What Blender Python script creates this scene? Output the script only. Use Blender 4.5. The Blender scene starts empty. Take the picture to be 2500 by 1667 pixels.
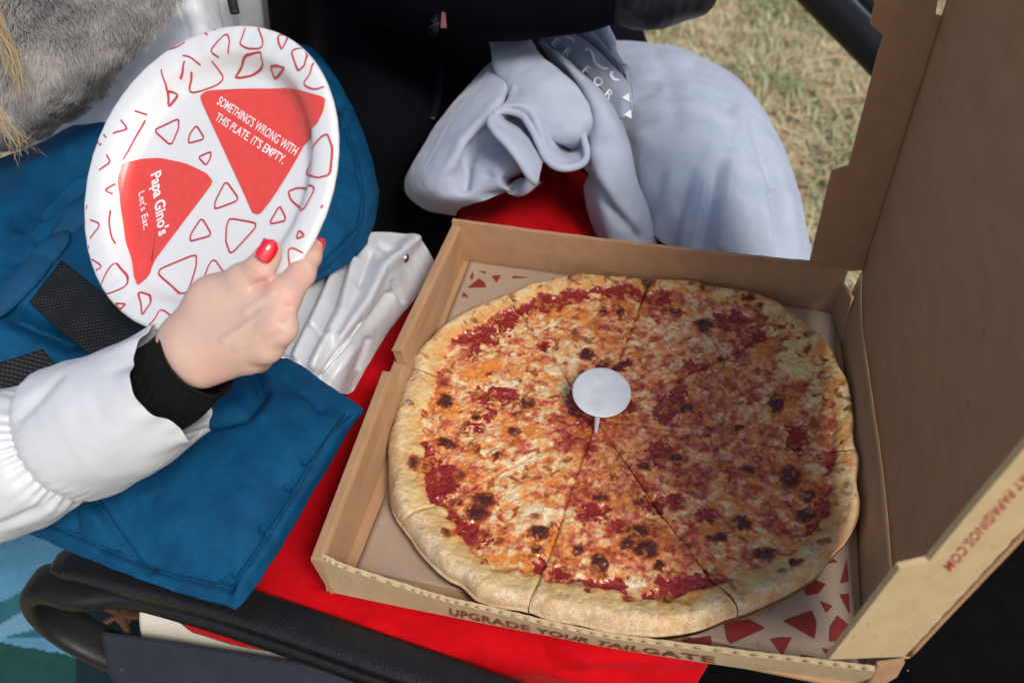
import bpy, bmesh, math, random
import numpy as np
from math import sin, cos, pi, radians, sqrt, atan2
from mathutils import Vector, Matrix
random.seed(7)
RNG = np.random.default_rng(11)

# ------------------------------------------------------------------ camera
S = 0.42                                   # side of the pizza box, metres
CAM = np.array([0.2229, -0.3331, 0.6510])  # the box floor is z = 0, its near left corner the origin
PITCH, YAW, ROLL = 0.7843, 0.2093, 0.0021
FPX = 2197.2                               # focal length in pixels of the 2500 px wide photograph
MCAM = np.array((Matrix.Rotation(YAW, 3, 'Z') @ Matrix.Rotation(PITCH, 3, 'X') @ Matrix.Rotation(ROLL, 3, 'Z')))
sc = bpy.context.scene
col = sc.collection
cd = bpy.data.cameras.new('camera')
cam = bpy.data.objects.new('camera', cd)
col.objects.link(cam)
cam.matrix_world = Matrix.Translation(Vector(CAM)) @ Matrix(MCAM.tolist()).to_4x4()
cd.sensor_width = 36.0
cd.lens = 36.0 * FPX / 2500.0
cd.clip_start = 0.02
cd.clip_end = 400.0
cd.dof.use_dof = True
cd.dof.focus_distance = 0.76
cd.dof.aperture_fstop = 6.0
sc.camera = cam

# ------------------------------------------------------------------ sky, sun, exposure
SUN = Vector((0.245, -0.245, 0.42)).normalized()     # towards the sun
world = bpy.data.worlds.new('World')
sc.world = world
world.use_nodes = True
wn = world.node_tree
wn.nodes.clear()
sky = wn.nodes.new('ShaderNodeTexSky')
sky.sky_type = 'NISHITA'
sky.sun_disc = False
sky.sun_elevation = math.asin(SUN.z)
sky.sun_rotation = atan2(SUN.x, SUN.y)
sky.air_density = 1.0
sky.dust_density = 2.5
sky.ozone_density = 1.0
bg = wn.nodes.new('ShaderNodeBackground')
bg.inputs['Strength'].default_value = 0.145
wo = wn.nodes.new('ShaderNodeOutputWorld')
wn.links.new(sky.outputs[0], bg.inputs[0])
wn.links.new(bg.outputs[0], wo.inputs[0])
sl = bpy.data.lights.new('sun', 'SUN')
sl.energy = 2.6
sl.angle = radians(17.0)
sl.color = (1.0, 0.955, 0.89)
so = bpy.data.objects.new('sun', sl)
col.objects.link(so)
so.rotation_euler = SUN.to_track_quat('Z', 'Y').to_euler()
so.location = (1.0, -1.0, 2.5)
sc.view_settings.view_transform = 'Standard'
sc.view_settings.look = 'None'
sc.view_settings.exposure = 0.0
sc.view_settings.gamma = 1.0
sc.view_settings.use_curve_mapping = False
sc.render.engine = 'CYCLES'
sc.cycles.use_denoising = True
sc.cycles.max_bounces = 8
sc.cycles.diffuse_bounces = 4

# ------------------------------------------------------------------ helpers
def ray(u, v):
    return MCAM @ np.array([(u - 1250) / FPX, -(v - 833.5) / FPX, -1.0])
def at(u, v, z):
    "point of the place seen at photo pixel (u, v) that lies at height z"
    d = ray(u, v)
    return CAM + d * ((z - CAM[2]) / d[2])
def ad(u, v, t):
    "point seen at photo pixel (u, v) at distance t along the camera axis"
    return CAM + ray(u, v) * t
def onplane(u, v, p, n):
    d = ray(u, v); n = np.asarray(n, float)
    return CAM + d * (np.dot(np.asarray(p, float) - CAM, n) / np.dot(d, n))
def pix(P):
    d = (np.asarray(P, float) - CAM) @ MCAM
    return np.stack([1250 + FPX * d[..., 0] / -d[..., 2], 833.5 - FPX * d[..., 1] / -d[..., 2]], -1)

def vnoise(P, seed=0):
    "smooth 3-d value noise, -1..1"
    P = np.asarray(P, float)
    I = np.floor(P).astype(np.int64); f = P - I
    f = f * f * f * (f * (f * 6 - 15) + 10)
    def h(i, j, k):
        n = (i * 73856093) ^ (j * 19349663) ^ (k * 83492791) ^ (seed * 2654435761 + 12345)
        n = (n ^ (n >> 13)) * 1274126177 & 0x7fffffff
        n = (n ^ (n >> 16)) * 668265263 & 0x7fffffff
        return (n & 0xffff) / 32767.5 - 1.0
    x, y, z = I[..., 0], I[..., 1], I[..., 2]
    fx, fy, fz = f[..., 0], f[..., 1], f[..., 2]
    a = h(x, y, z) * (1 - fx) + h(x + 1, y, z) * fx
    b = h(x, y + 1, z) * (1 - fx) + h(x + 1, y + 1, z) * fx
    c = h(x, y, z + 1) * (1 - fx) + h(x + 1, y, z + 1) * fx
    d = h(x, y + 1, z + 1) * (1 - fx) + h(x + 1, y + 1, z + 1) * fx
    return (a * (1 - fy) + b * fy) * (1 - fz) + (c * (1 - fy) + d * fy) * fz
def fbm(P, octaves=4, seed=0, gain=0.5):
    P = np.asarray(P, float); s = 0; a = 1; t = 0
    for o in range(octaves):
        s = s + a * vnoise(P * (2.03 ** o) + 17.3 * o, seed + o * 7); t += a; a *= gain
    return s / t
def sst(a, b, x):
    t = np.clip((x - a) / (b - a), 0, 1)
    return t * t * (3 - 2 * t)

def cr(P, m, closed=False):
    "Catmull-Rom resample along axis 0"
    P = np.asarray(P, float); n = len(P)
    if closed:
        t = np.linspace(0, n, m, endpoint=False)
    else:
        t = np.linspace(0, n - 1, m)
    i = np.floor(t).astype(int)
    if not closed: i = np.minimum(i, n - 2)
    f = (t - i).reshape((-1,) + (1,) * (P.ndim - 1))
    if closed:
        p0, p1, p2, p3 = P[(i - 1) % n], P[i % n], P[(i + 1) % n], P[(i + 2) % n]
    else:
        E = np.concatenate([2 * P[:1] - P[1:2], P, 2 * P[-1:] - P[-2:-1]])
        p0, p1, p2, p3 = E[i], E[i + 1], E[i + 2], E[i + 3]
    return 0.5 * (2 * p1 + (p2 - p0) * f + (2 * p0 - 5 * p1 + 4 * p2 - p3) * f ** 2 + (3 * p1 - p0 - 3 * p2 + p3) * f ** 3)

def mesh(name, V, F, mat=None, parent=None, smooth=True, attrs=None):
    me = bpy.data.meshes.new(name)
    V = np.asarray(V, np.float32).reshape(-1, 3)
    if isinstance(F, np.ndarray):
        k = F.shape[1]
        me.vertices.add(len(V)); me.vertices.foreach_set('co', V.ravel())
        me.loops.add(F.size); me.loops.foreach_set('vertex_index', F.astype(np.int32).ravel())
        me.polygons.add(len(F)); me.polygons.foreach_set('loop_start', np.arange(0, F.size, k, dtype=np.int32))
        me.update(calc_edges=True)
    else:
        me.from_pydata([tuple(map(float, v)) for v in V], [], [tuple(int(i) for i in f) for f in F])
        me.update()
    me.validate()
    if smooth:
        me.polygons.foreach_set('use_smooth', np.ones(len(me.polygons), bool))
    if attrs:
        for k, A in attrs.items():
            A = np.asarray(A, np.float32)
            if A.ndim == 2:
                at_ = me.attributes.new(k, 'FLOAT_COLOR', 'POINT')
                C4 = np.ones((len(V), 4), np.float32); C4[:, :3] = A
                at_.data.foreach_set('color', C4.ravel())
            else:
                at_ = me.attributes.new(k, 'FLOAT', 'POINT'); at_.data.foreach_set('value', A.ravel())
    o = bpy.data.objects.new(name, me)
    col.objects.link(o)
    if mat: me.materials.append(mat)
    if parent: o.parent = parent
    return o
def tag(o, label=None, cat=None, group=None, kind=None):
    if label: o['label'] = label
    if cat: o['category'] = cat
    if group: o['group'] = group
    if kind: o['kind'] = kind
    return o
def thing(name, label, cat, group=None, loc=(0, 0, 0)):
    o = bpy.data.objects.new(name, None); col.objects.link(o)
    o.location = loc; o.empty_display_size = 0.05
    return tag(o, label, cat, group)
def hang(o, parent):
    "parent a world-space mesh under a thing that stands elsewhere"
    o.parent = parent
    o.matrix_parent_inverse = Matrix.Translation(parent.location).inverted()
    return o

def gridfaces(nu, nv, off=0, wrapv=False):
    i = np.arange(nu - 1)[:, None]; m = nv if wrapv else nv - 1
    j = np.arange(m)[None, :]; j2 = (j + 1) % nv
    return np.stack([i * nv + j, i * nv + j2, (i + 1) * nv + j2, (i + 1) * nv + j], -1).reshape(-1, 4) + off
def gnormals(P):
    du = np.gradient(P, axis=0); dv = np.gradient(P, axis=1)
    N = np.cross(du, dv); N /= np.linalg.norm(N, axis=-1, keepdims=True) + 1e-12
    return N
def segdist(q, pl):
    "distance of pixels q[...,2] to polyline pl"
    pl = np.asarray(pl, float); best = np.full(q.shape[:-1], 1e9)
    for a, b in zip(pl[:-1], pl[1:]):
        ab = b - a; t = np.clip(((q - a) @ ab) / (ab @ ab + 1e-9), 0, 1)
        best = np.minimum(best, np.linalg.norm(q - (a + t[..., None] * ab), axis=-1))
    return best
def patch(rows, nu, nv, creases=(), noise=(), world=False):
    "smooth cloth surface through rows of (u, v, z); creases are (pixel polyline, depth m, width px)"
    G = np.array([[p if world else at(*p) for p in r] for r in rows], float)
    P = cr(np.swapaxes(cr(G, nu), 0, 1), nv); P = np.swapaxes(P, 0, 1).copy()
    N = gnormals(P)
    if np.mean(np.sum(N * (CAM - P), -1)) < 0: N = -N
    q = pix(P); D = np.zeros(P.shape[:2])
    for pl, amp, w in creases:
        D += amp * np.exp(-(segdist(q, pl) / w) ** 2)
    for amp, scl, seed in noise:
        D += amp * fbm(P * np.asarray(scl), 3, seed)
    return P + N * D[..., None]
def cloth(name, P, mat, parent=None, thick=0.003, flipcheck=True):
    nu, nv = P.shape[:2]
    F = gridfaces(nu, nv)
    N = gnormals(P)
    if np.mean(np.sum(N * (CAM - P), -1)) > 0: F = F[:, ::-1]
    o = mesh(name, P.reshape(-1, 3), np.ascontiguousarray(F), mat, None)
    if parent is not None: hang(o, parent)
    if thick:
        m = o.modifiers.new('thickness', 'SOLIDIFY'); m.thickness = thick; m.offset = -1
    return o
def tubeP(path, ra, rb=None, ns=20, m=60, up=(0, 0, 1), noise=None):
    "swept tube: path (n,3); ra, rb radii per path point (across / along up). returns ring grid m x ns x 3"
    path = cr(path, m)
    n0 = len(np.atleast_1d(ra)); ra = np.atleast_1d(ra).astype(float)
    ra = cr(ra[:, None], m)[:, 0] if n0 > 1 else np.full(m, ra[0])
    if rb is None: rb = ra
    else:
        rb = np.atleast_1d(rb).astype(float)
        rb = cr(rb[:, None], m)[:, 0] if len(rb) > 1 else np.full(m, rb[0])
    T = np.gradient(path, axis=0); T /= np.linalg.norm(T, axis=1, keepdims=True) + 1e-12
    up = np.asarray(up, float)
    A = np.cross(T, up); A /= np.linalg.norm(A, axis=1, keepdims=True) + 1e-12
    B = np.cross(A, T)
    th = np.linspace(0, 2 * pi, ns, endpoint=False)
    R = path[:, None] + A[:, None] * (ra[:, None] * np.cos(th))[..., None] + B[:, None] * (rb[:, None] * np.sin(th))[..., None]
    if noise:
        amp, scl, seed = noise
        N = R - path[:, None]; N /= np.linalg.norm(N, axis=-1, keepdims=True) + 1e-12
        R = R + N * (amp * fbm(R * np.asarray(scl), 3, seed))[..., None]
    return R
def tubemesh(R, caps=True):
    m, ns = R.shape[:2]
    V = R.reshape(-1, 3); F = [tuple(f) for f in gridfaces(m, ns, wrapv=True)]
    if caps:
        F.append(tuple(range(ns))[::-1]); F.append(tuple(range((m - 1) * ns, m * ns)))
    return V, F
def merge(parts):
    V = []; F = []; n = 0
    for v, f in parts:
        v = np.asarray(v).reshape(-1, 3); V.append(v); F += [tuple(int(i) + n for i in q) for q in f]; n += len(v)
    return np.concatenate(V), F
def tube(name, path, ra, mat, parent=None, rb=None, ns=16, m=50, up=(0, 0, 1), noise=None, caps=True):
    V, F = tubemesh(tubeP(path, ra, rb, ns, m, up, noise), caps)
    o = mesh(name, V, F, mat)
    if parent is not None: hang(o, parent)
    return o
def prism(poly, off):
    "closed slab: polygon corners (n,3) and thickness vector"
    poly = np.asarray(poly, float); n = len(poly)
    V = np.concatenate([poly, poly + np.asarray(off)])
    F = [tuple(range(n)), tuple(range(2 * n - 1, n - 1, -1))] + [(i, i + n, (i + 1) % n + n, (i + 1) % n) for i in range(n)]
    return V, F
def fixnormals(o):
    bm = bmesh.new(); bm.from_mesh(o.data); bmesh.ops.recalc_face_normals(bm, faces=bm.faces); bm.to_mesh(o.data); bm.free()
    return o
def bevel(o, w=0.0008, seg=2):
    m = o.modifiers.new('edge', 'BEVEL'); m.width = w; m.segments = seg; m.limit_method = 'ANGLE'; m.angle_limit = radians(35)
    return o
def slab(name, poly, off, mat, parent=None, bev=0.0006):
    V, F = prism(poly, off)
    o = fixnormals(mesh(name, V, F, mat, None, smooth=False))
    if parent is not None: hang(o, parent)
    if bev: bevel(o, bev)
    return o

def surface_nets(Fd, org, h):
    "smooth closed surface where the distance field Fd changes sign"
    s = Fd < 0
    nx, ny, nz = Fd.shape
    c = [(0,0,0),(1,0,0),(0,1,0),(1,1,0),(0,0,1),(1,0,1),(0,1,1),(1,1,1)]
    cut = lambda A, d: A[d[0]:nx - 1 + d[0], d[1]:ny - 1 + d[1], d[2]:nz - 1 + d[2]]
    cs = sum(cut(s, d).astype(np.int8) for d in c)
    cells = np.argwhere((cs > 0) & (cs < 8))
    val = np.stack([Fd[cells[:, 0] + d[0], cells[:, 1] + d[1], cells[:, 2] + d[2]] for d in c], 1)
    acc = np.zeros((len(cells), 3)); cnt = np.zeros(len(cells))
    ca = np.array(c, float)
    for i in range(8):
        for j in range(i + 1, 8):
            if sum(abs(ca[i] - ca[j])) != 1: continue
            a, b = val[:, i], val[:, j]
            m = (a < 0) != (b < 0)
            t = np.where(m, a / np.where(m, a - b, 1), 0)
            acc += np.where(m[:, None], ca[i] + t[:, None] * (ca[j] - ca[i]), 0); cnt += m
    V = org + h * (cells + acc / cnt[:, None])
    idx = -np.ones((nx - 1, ny - 1, nz - 1), np.int64); idx[tuple(cells.T)] = np.arange(len(cells))
    Q = []
    for ax in range(3):
        sl0 = [slice(1, -1)] * 3; sl1 = [slice(1, -1)] * 3
        sl0[ax] = slice(0, -1); sl1[ax] = slice(1, None)
        d = s[tuple(sl0)] != s[tuple(sl1)]
        E = np.argwhere(d)
        o = np.ones(3, int); o[ax] = 0; E = E + o
        ins = s[tuple(E.T)]
        b, c2 = (ax + 1) % 3, (ax + 2) % 3
        eb = np.eye(3, dtype=int)[b]; ec = np.eye(3, dtype=int)[c2]
        q = np.stack([idx[tuple((E - eb - ec).T)], idx[tuple((E - ec).T)], idx[tuple(E.T)], idx[tuple((E - eb).T)]], 1)
        q[~ins] = q[~ins][:, ::-1]
        Q.append(q)
    return V, np.concatenate(Q)
def rcone(X, a, b, ra, rb):
    a = np.asarray(a, np.float32); b = np.asarray(b, np.float32); ab = b - a
    t = np.clip(((X - a) @ ab) / (ab @ ab), 0, 1)
    return np.linalg.norm(X - (a + t[..., None] * ab), axis=-1) - (ra + (rb - ra) * t)
def smin(a, b, k):
    h = np.clip(0.5 + 0.5 * (b - a) / k, 0, 1)
    return b * (1 - h) + a * h - k * h * (1 - h)
def sdf_body(parts, h, k, pad=0.03):
    "parts: (a, b, ra, rb[, k])"
    pts = np.array([p[0] for p in parts] + [p[1] for p in parts])
    rm = max(max(p[2], p[3]) for p in parts)
    lo = pts.min(0) - rm - pad; hi = pts.max(0) + rm + pad
    n = np.ceil((hi - lo) / h).astype(int) + 1
    ax = [lo[i] + h * np.arange(n[i]) for i in range(3)]
    X = np.stack(np.meshgrid(*ax, indexing='ij'), -1).astype(np.float32)
    Fd = None
    for p in parts:
        d = rcone(X, p[0], p[1], p[2], p[3])
        Fd = d if Fd is None else smin(Fd, d, p[4] if len(p) > 4 else k)
    return surface_nets(Fd, lo, h)

def text_mesh(body, spacing=1.0):
    cu = bpy.data.curves.new('lettering', 'FONT')
    cu.body = body; cu.space_character = spacing; cu.resolution_u = 4
    o = bpy.data.objects.new('lettering', cu); col.objects.link(o)
    dg = bpy.context.evaluated_depsgraph_get(); dg.update()
    me = o.evaluated_get(dg).to_mesh()
    V = np.array([v.co[:] for v in me.vertices]); F = [tuple(p.vertices) for p in me.polygons]
    o.evaluated_get(dg).to_mesh_clear()
    bpy.data.objects.remove(o); bpy.data.curves.remove(cu)
    return V, F
def bold_mesh(body, w, spacing=1.0):
    cu = bpy.data.curves.new('lettering', 'FONT')
    cu.body = body; cu.space_character = spacing; cu.resolution_u = 4; cu.offset = w
    o = bpy.data.objects.new('lettering', cu); col.objects.link(o)
    dg = bpy.context.evaluated_depsgraph_get(); dg.update()
    me = o.evaluated_get(dg).to_mesh()
    V = np.array([v.co[:] for v in me.vertices]); F = [tuple(p.vertices) for p in me.polygons]
    o.evaluated_get(dg).to_mesh_clear()
    bpy.data.objects.remove(o); bpy.data.curves.remove(cu)
    return V, F

# ------------------------------------------------------------------ materials
def newmat(name):
    m = bpy.data.materials.new(name); m.use_nodes = True
    nt = m.node_tree; b = nt.nodes['Principled BSDF']
    return m, nt, b
def nd(nt, kind, **kw):
    n = nt.nodes.new(kind)
    for k, v in kw.items():
        if k in n.inputs.keys(): n.inputs[k].default_value = v
        else: setattr(n, k, v)
    return n
def ramp(nt, fac, stops):
    r = nt.nodes.new('ShaderNodeValToRGB')
    e = r.color_ramp.elements
    while len(e) < len(stops): e.new(0.5)
    for i, (p, c) in enumerate(stops):
        e[i].position = p; e[i].color = (*c, 1)
    nt.links.new(fac, r.inputs[0])
    return r.outputs[0]
def cloth_mat(name, c1, c2, scale=30, rough=0.85, bump=0.3, bscale=900, sheen=0.0, spec=0.3, dist=0.0006, speck=None, stretch=None, bump2=None, emis=None):
    m, nt, b = newmat(name)
    tc = nd(nt, 'ShaderNodeTexCoord'); src = tc.outputs['Object']
    if stretch:
        mp = nd(nt, 'ShaderNodeMapping'); mp.inputs['Scale'].default_value = stretch
        nt.links.new(src, mp.inputs[0]); src2 = mp.outputs[0]
    else: src2 = src
    n1 = nd(nt, 'ShaderNodeTexNoise', Scale=scale, Detail=6.0, Roughness=0.6)
    nt.links.new(src2, n1.inputs['Vector'])
    c = ramp(nt, n1.outputs[0], [(0.3, c1), (0.7, c2)])
    n2 = nd(nt, 'ShaderNodeTexNoise', Scale=bscale, Detail=3.0)
    nt.links.new(src2, n2.inputs['Vector'])
    if speck:
        mx = nd(nt, 'ShaderNodeMix', data_type='RGBA')
        n3 = nd(nt, 'ShaderNodeTexNoise', Scale=speck[2], Detail=2.0); nt.links.new(src2, n3.inputs['Vector'])
        r = ramp(nt, n3.outputs[0], [(speck[1], (0, 0, 0)), (speck[1] + 0.06, (1, 1, 1))])
        nt.links.new(r, mx.inputs[0]); nt.links.new(c, mx.inputs[6]); mx.inputs[7].default_value = (*speck[0], 1); c = mx.outputs[2]
    nt.links.new(c, b.inputs['Base Color'])
    b.inputs['Roughness'].default_value = rough
    b.inputs['Specular IOR Level'].default_value = spec
    if sheen: b.inputs['Sheen Weight'].default_value = sheen; b.inputs['Sheen Roughness'].default_value = 0.4
    bp = nd(nt, 'ShaderNodeBump', Strength=bump, Distance=dist); nt.links.new(n2.outputs[0], bp.inputs['Height'])
    if bump2:
        n4 = nd(nt, 'ShaderNodeTexNoise', Scale=bump2[0], Detail=4.0); nt.links.new(src2, n4.inputs['Vector'])
        bp2 = nd(nt, 'ShaderNodeBump', Strength=bump2[1], Distance=bump2[2]); nt.links.new(n4.outputs[0], bp2.inputs['Height'])
        nt.links.new(bp2.outputs[0], bp.inputs['Normal'])
    nt.links.new(bp.outputs[0], b.inputs['Normal'])
    return m
def weave_mat(name, c1, c2, pitch, rough, spec, sheen=0.0, depth=0.0003, dot=None, bump2=None):
    "woven cloth: two crossed sets of threads"
    m, nt, b = newmat(name)
    tc = nd(nt, 'ShaderNodeTexCoord')
    mp = nd(nt, 'ShaderNodeMapping'); mp.inputs['Rotation'].default_value = (0.2, 0.1, 0.5)
    nt.links.new(tc.outputs['Object'], mp.inputs[0])
    k = 2 * pi / pitch
    sx = nd(nt, 'ShaderNodeSeparateXYZ'); nt.links.new(mp.outputs[0], sx.inputs[0])
    def wave(o):
        a = nd(nt, 'ShaderNodeMath', operation='MULTIPLY'); a.inputs[1].default_value = k; nt.links.new(o, a.inputs[0])
        s = nd(nt, 'ShaderNodeMath', operation='SINE'); nt.links.new(a.outputs[0], s.inputs[0]); return s.outputs[0]
    pr_ = nd(nt, 'ShaderNodeMath', operation='MULTIPLY'); nt.links.new(wave(sx.outputs[0]), pr_.inputs[0]); nt.links.new(wave(sx.outputs[1]), pr_.inputs[1])
    n1 = nd(nt, 'ShaderNodeTexNoise', Scale=35.0, Detail=5.0); nt.links.new(tc.outputs['Object'], n1.inputs['Vector'])
    ad_ = nd(nt, 'ShaderNodeMath', operation='MULTIPLY_ADD'); nt.links.new(pr_.outputs[0], ad_.inputs[0]); ad_.inputs[1].default_value = 0.22; nt.links.new(n1.outputs[0], ad_.inputs[2])
    c = ramp(nt, ad_.outputs[0], [(0.3, c1), (0.72, c2)] if not dot else [(0.30, c1), (0.62, c1), (0.68, dot)])
    nt.links.new(c, b.inputs['Base Color'])
    b.inputs['Roughness'].default_value = rough; b.inputs['Specular IOR Level'].default_value = spec
    if sheen: b.inputs['Sheen Weight'].default_value = sheen
    bp = nd(nt, 'ShaderNodeBump', Strength=0.5, Distance=depth); nt.links.new(pr_.outputs[0], bp.inputs['Height'])
    n4 = nd(nt, 'ShaderNodeTexNoise', Scale=bump2[0] if bump2 else 60.0, Detail=4.0); nt.links.new(tc.outputs['Object'], n4.inputs['Vector'])
    bp2 = nd(nt, 'ShaderNodeBump', Strength=0.5, Distance=bump2[1] if bump2 else 0.0012); nt.links.new(n4.outputs[0], bp2.inputs['Height'])
    nt.links.new(bp2.outputs[0], bp.inputs['Normal']); nt.links.new(bp.outputs[0], b.inputs['Normal'])
    return m
def attr_mat(name, rough=0.5, spec=0.5, bump=0.0, bscale=500, dist=0.0005, sss=0.0, rattr=None, coat=0.0):
    m, nt, b = newmat(name)
    a = nd(nt, 'ShaderNodeAttribute', attribute_name='colour')
    nt.links.new(a.outputs['Color'], b.inputs['Base Color'])
    b.inputs['Roughness'].default_value = rough; b.inputs['Specular IOR Level'].default_value = spec
    if rattr:
        r = nd(nt, 'ShaderNodeAttribute', attribute_name=rattr); nt.links.new(r.outputs['Fac'], b.inputs['Roughness'])
    if bump:
        tc = nd(nt, 'ShaderNodeTexCoord'); n = nd(nt, 'ShaderNodeTexNoise', Scale=bscale, Detail=4.0)
        nt.links.new(tc.outputs['Object'], n.inputs['Vector'])
        bp = nd(nt, 'ShaderNodeBump', Strength=bump, Distance=dist); nt.links.new(n.outputs[0], bp.inputs['Height']); nt.links.new(bp.outputs[0], b.inputs['Normal'])
    if sss:
        b.inputs['Subsurface Weight'].default_value = sss; b.inputs['Subsurface Scale'].default_value = 0.003
        b.inputs['Subsurface Radius'].default_value = (1.0, 0.5, 0.25)
    return m
def plain(name, c, rough=0.5, spec=0.5, metal=0.0, coat=0.0):
    m, nt, b = newmat(name)
    tc = nd(nt, 'ShaderNodeTexCoord'); n = nd(nt, 'ShaderNodeTexNoise', Scale=70.0, Detail=5.0); nt.links.new(tc.outputs['Object'], n.inputs['Vector'])
    nt.links.new(ramp(nt, n.outputs[0], [(0.3, tuple(x * 0.88 for x in c)), (0.7, tuple(min(1, x * 1.08) for x in c))]), b.inputs['Base Color'])
    b.inputs['Roughness'].default_value = rough; b.inputs['Specular IOR Level'].default_value = spec; b.inputs['Metallic'].default_value = metal
    b.inputs['Coat Weight'].default_value = coat
    return m

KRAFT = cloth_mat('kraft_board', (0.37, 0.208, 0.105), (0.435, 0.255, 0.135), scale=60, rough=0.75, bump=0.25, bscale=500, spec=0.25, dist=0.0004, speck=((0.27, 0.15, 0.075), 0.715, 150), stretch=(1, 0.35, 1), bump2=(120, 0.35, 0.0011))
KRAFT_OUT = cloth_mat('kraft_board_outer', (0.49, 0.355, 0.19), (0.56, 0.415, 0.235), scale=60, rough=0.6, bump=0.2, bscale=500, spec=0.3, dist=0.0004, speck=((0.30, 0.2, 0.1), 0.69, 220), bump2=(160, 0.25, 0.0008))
KRAFT_EDGE = cloth_mat('kraft_cut_edge', (0.26, 0.15, 0.075), (0.45, 0.3, 0.17), scale=300, rough=0.9, bump=0.6, bscale=700)
LINER = cloth_mat('liner_paper', (0.33, 0.235, 0.165), (0.41, 0.305, 0.22), scale=9, rough=0.42, bump=0.2, bscale=250, spec=0.35, dist=0.0005, speck=((0.28, 0.2, 0.14), 0.66, 90), bump2=(28, 0.5, 0.0025))
PRINT = cloth_mat('dark_red_print', (0.20, 0.022, 0.02), (0.25, 0.03, 0.026), scale=90, rough=0.5, bump=0.1, bscale=400)
INK = cloth_mat('brown_red_ink', (0.20, 0.05, 0.03), (0.26, 0.07, 0.045), scale=200, rough=0.7, bump=0.1, bscale=600)
INK2 = cloth_mat('red_ink', (0.42, 0.07, 0.05), (0.48, 0.09, 0.065), scale=200, rough=0.7, bump=0.1, bscale=600)
PLATE = cloth_mat('coated_plate_paper', (0.69, 0.69, 0.685), (0.72, 0.72, 0.715), scale=40, rough=0.27, bump=0.1, bscale=120, spec=0.5, dist=0.0006)
PLRED = cloth_mat('plate_red', (0.70, 0.062, 0.05), (0.76, 0.075, 0.06), scale=150, rough=0.3, bump=0.12, bscale=300, spec=0.5, speck=((0.8, 0.25, 0.22), 0.76, 420))
PLLINE = cloth_mat('plate_line_red', (0.47, 0.045, 0.06), (0.53, 0.055, 0.07), scale=150, rough=0.35, bump=0.1, bscale=300)
PLWHITE = plain('plate_letter_white', (0.82, 0.81, 0.8), 0.3)
SAVER = plain('white_plastic', (0.66, 0.68, 0.70), 0.35)
COAT = cloth_mat('pearl_white_nylon', (0.53, 0.54, 0.555), (0.585, 0.595, 0.61), scale=25, rough=0.35, bump=0.12, bscale=900, spec=0.5, sheen=0.1, dist=0.0003, bump2=(16, 0.12, 0.004))
COAT.node_tree.nodes['Principled BSDF'].inputs['Coat Weight'].default_value = 0.06
BLUE = weave_mat('blue_canvas', (0.0012, 0.040, 0.102), (0.0020, 0.074, 0.168), 0.0016, 0.7, 0.14, sheen=0.0, depth=0.0003)
BINDING = weave_mat('blue_binding', (0.0011, 0.037, 0.095), (0.0018, 0.068, 0.155), 0.0012, 0.65, 0.25, sheen=0.0, depth=0.0003)
STITCH = plain('navy_thread', (0.002, 0.02, 0.06), 0.7)
WEB = weave_mat('black_webbing', (0.006, 0.006, 0.007), (0.01, 0.01, 0.011), 0.0042, 0.6, 0.3, depth=0.0008, dot=(0.018, 0.0175, 0.016))
BLACK = cloth_mat('black_jacket', (0.0022, 0.0026, 0.004), (0.0035, 0.0042, 0.0062), scale=20, rough=0.9, bump=0.3, bscale=1500, spec=0.05, dist=0.0003, bump2=(14, 0.4, 0.006))
BLACKP = cloth_mat('black_puffy_nylon', (0.004, 0.005, 0.009), (0.007, 0.008, 0.013), scale=20, rough=0.4, bump=0.15, bscale=700, spec=0.35)
CUFF = cloth_mat('black_ribbed_cuff', (0.0035, 0.0035, 0.0035), (0.008, 0.008, 0.008), scale=120, rough=0.85, bump=0.7, bscale=700, spec=0.15, dist=0.001)
FLEECE = cloth_mat('blue_grey_fleece', (0.325, 0.365, 0.45), (0.41, 0.45, 0.54), scale=28, rough=0.95, bump=0.35, bscale=1100, spec=0.1, sheen=0.35, dist=0.0008, stretch=(1, 1.5, 1), bump2=(110, 0.25, 0.0008))
FLEECE_IN = cloth_mat('grey_fleece_band', (0.25, 0.275, 0.34), (0.31, 0.34, 0.41), scale=28, rough=0.95, bump=0.35, bscale=1100, spec=0.1, sheen=0.3)
EMBR = plain('white_embroidery', (0.78, 0.79, 0.80), 0.6)
RED = cloth_mat('red_fleece', (0.42, 0.002, 0.005), (0.53, 0.004, 0.008), scale=22, rough=0.95, bump=0.6, bscale=700, spec=0.05, sheen=0.06, dist=0.001, bump2=(14, 0.7, 0.008), speck=((0.40, 0.002, 0.005), 0.66, 30))
VINYL = cloth_mat('black_grained_vinyl', (0.006, 0.006, 0.0065), (0.010, 0.010, 0.011), scale=60, rough=0.36, bump=0.8, bscale=420, spec=0.45, dist=0.0007)
PLAST = cloth_mat('black_plastic', (0.006, 0.006, 0.006), (0.010, 0.010, 0.010), scale=40, rough=0.48, bump=0.2, bscale=300, spec=0.3)
SLATE = cloth_mat('slate_plastic', (0.010, 0.013, 0.019), (0.018, 0.022, 0.030), scale=30, rough=0.6, bump=0.2, bscale=300, speck=((0.08, 0.09, 0.1), 0.72, 120))
CREAM = cloth_mat('cream_vinyl', (0.62, 0.58, 0.48), (0.68, 0.64, 0.54), scale=30, rough=0.5, bump=0.2, bscale=300)
DARKMAT = cloth_mat('black_rubber', (0.0025, 0.0027, 0.003), (0.0045, 0.0047, 0.005), scale=40, rough=0.9, bump=0.5, bscale=350, spec=0.04, speck=((0.10, 0.095, 0.085), 0.80, 260))
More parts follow.
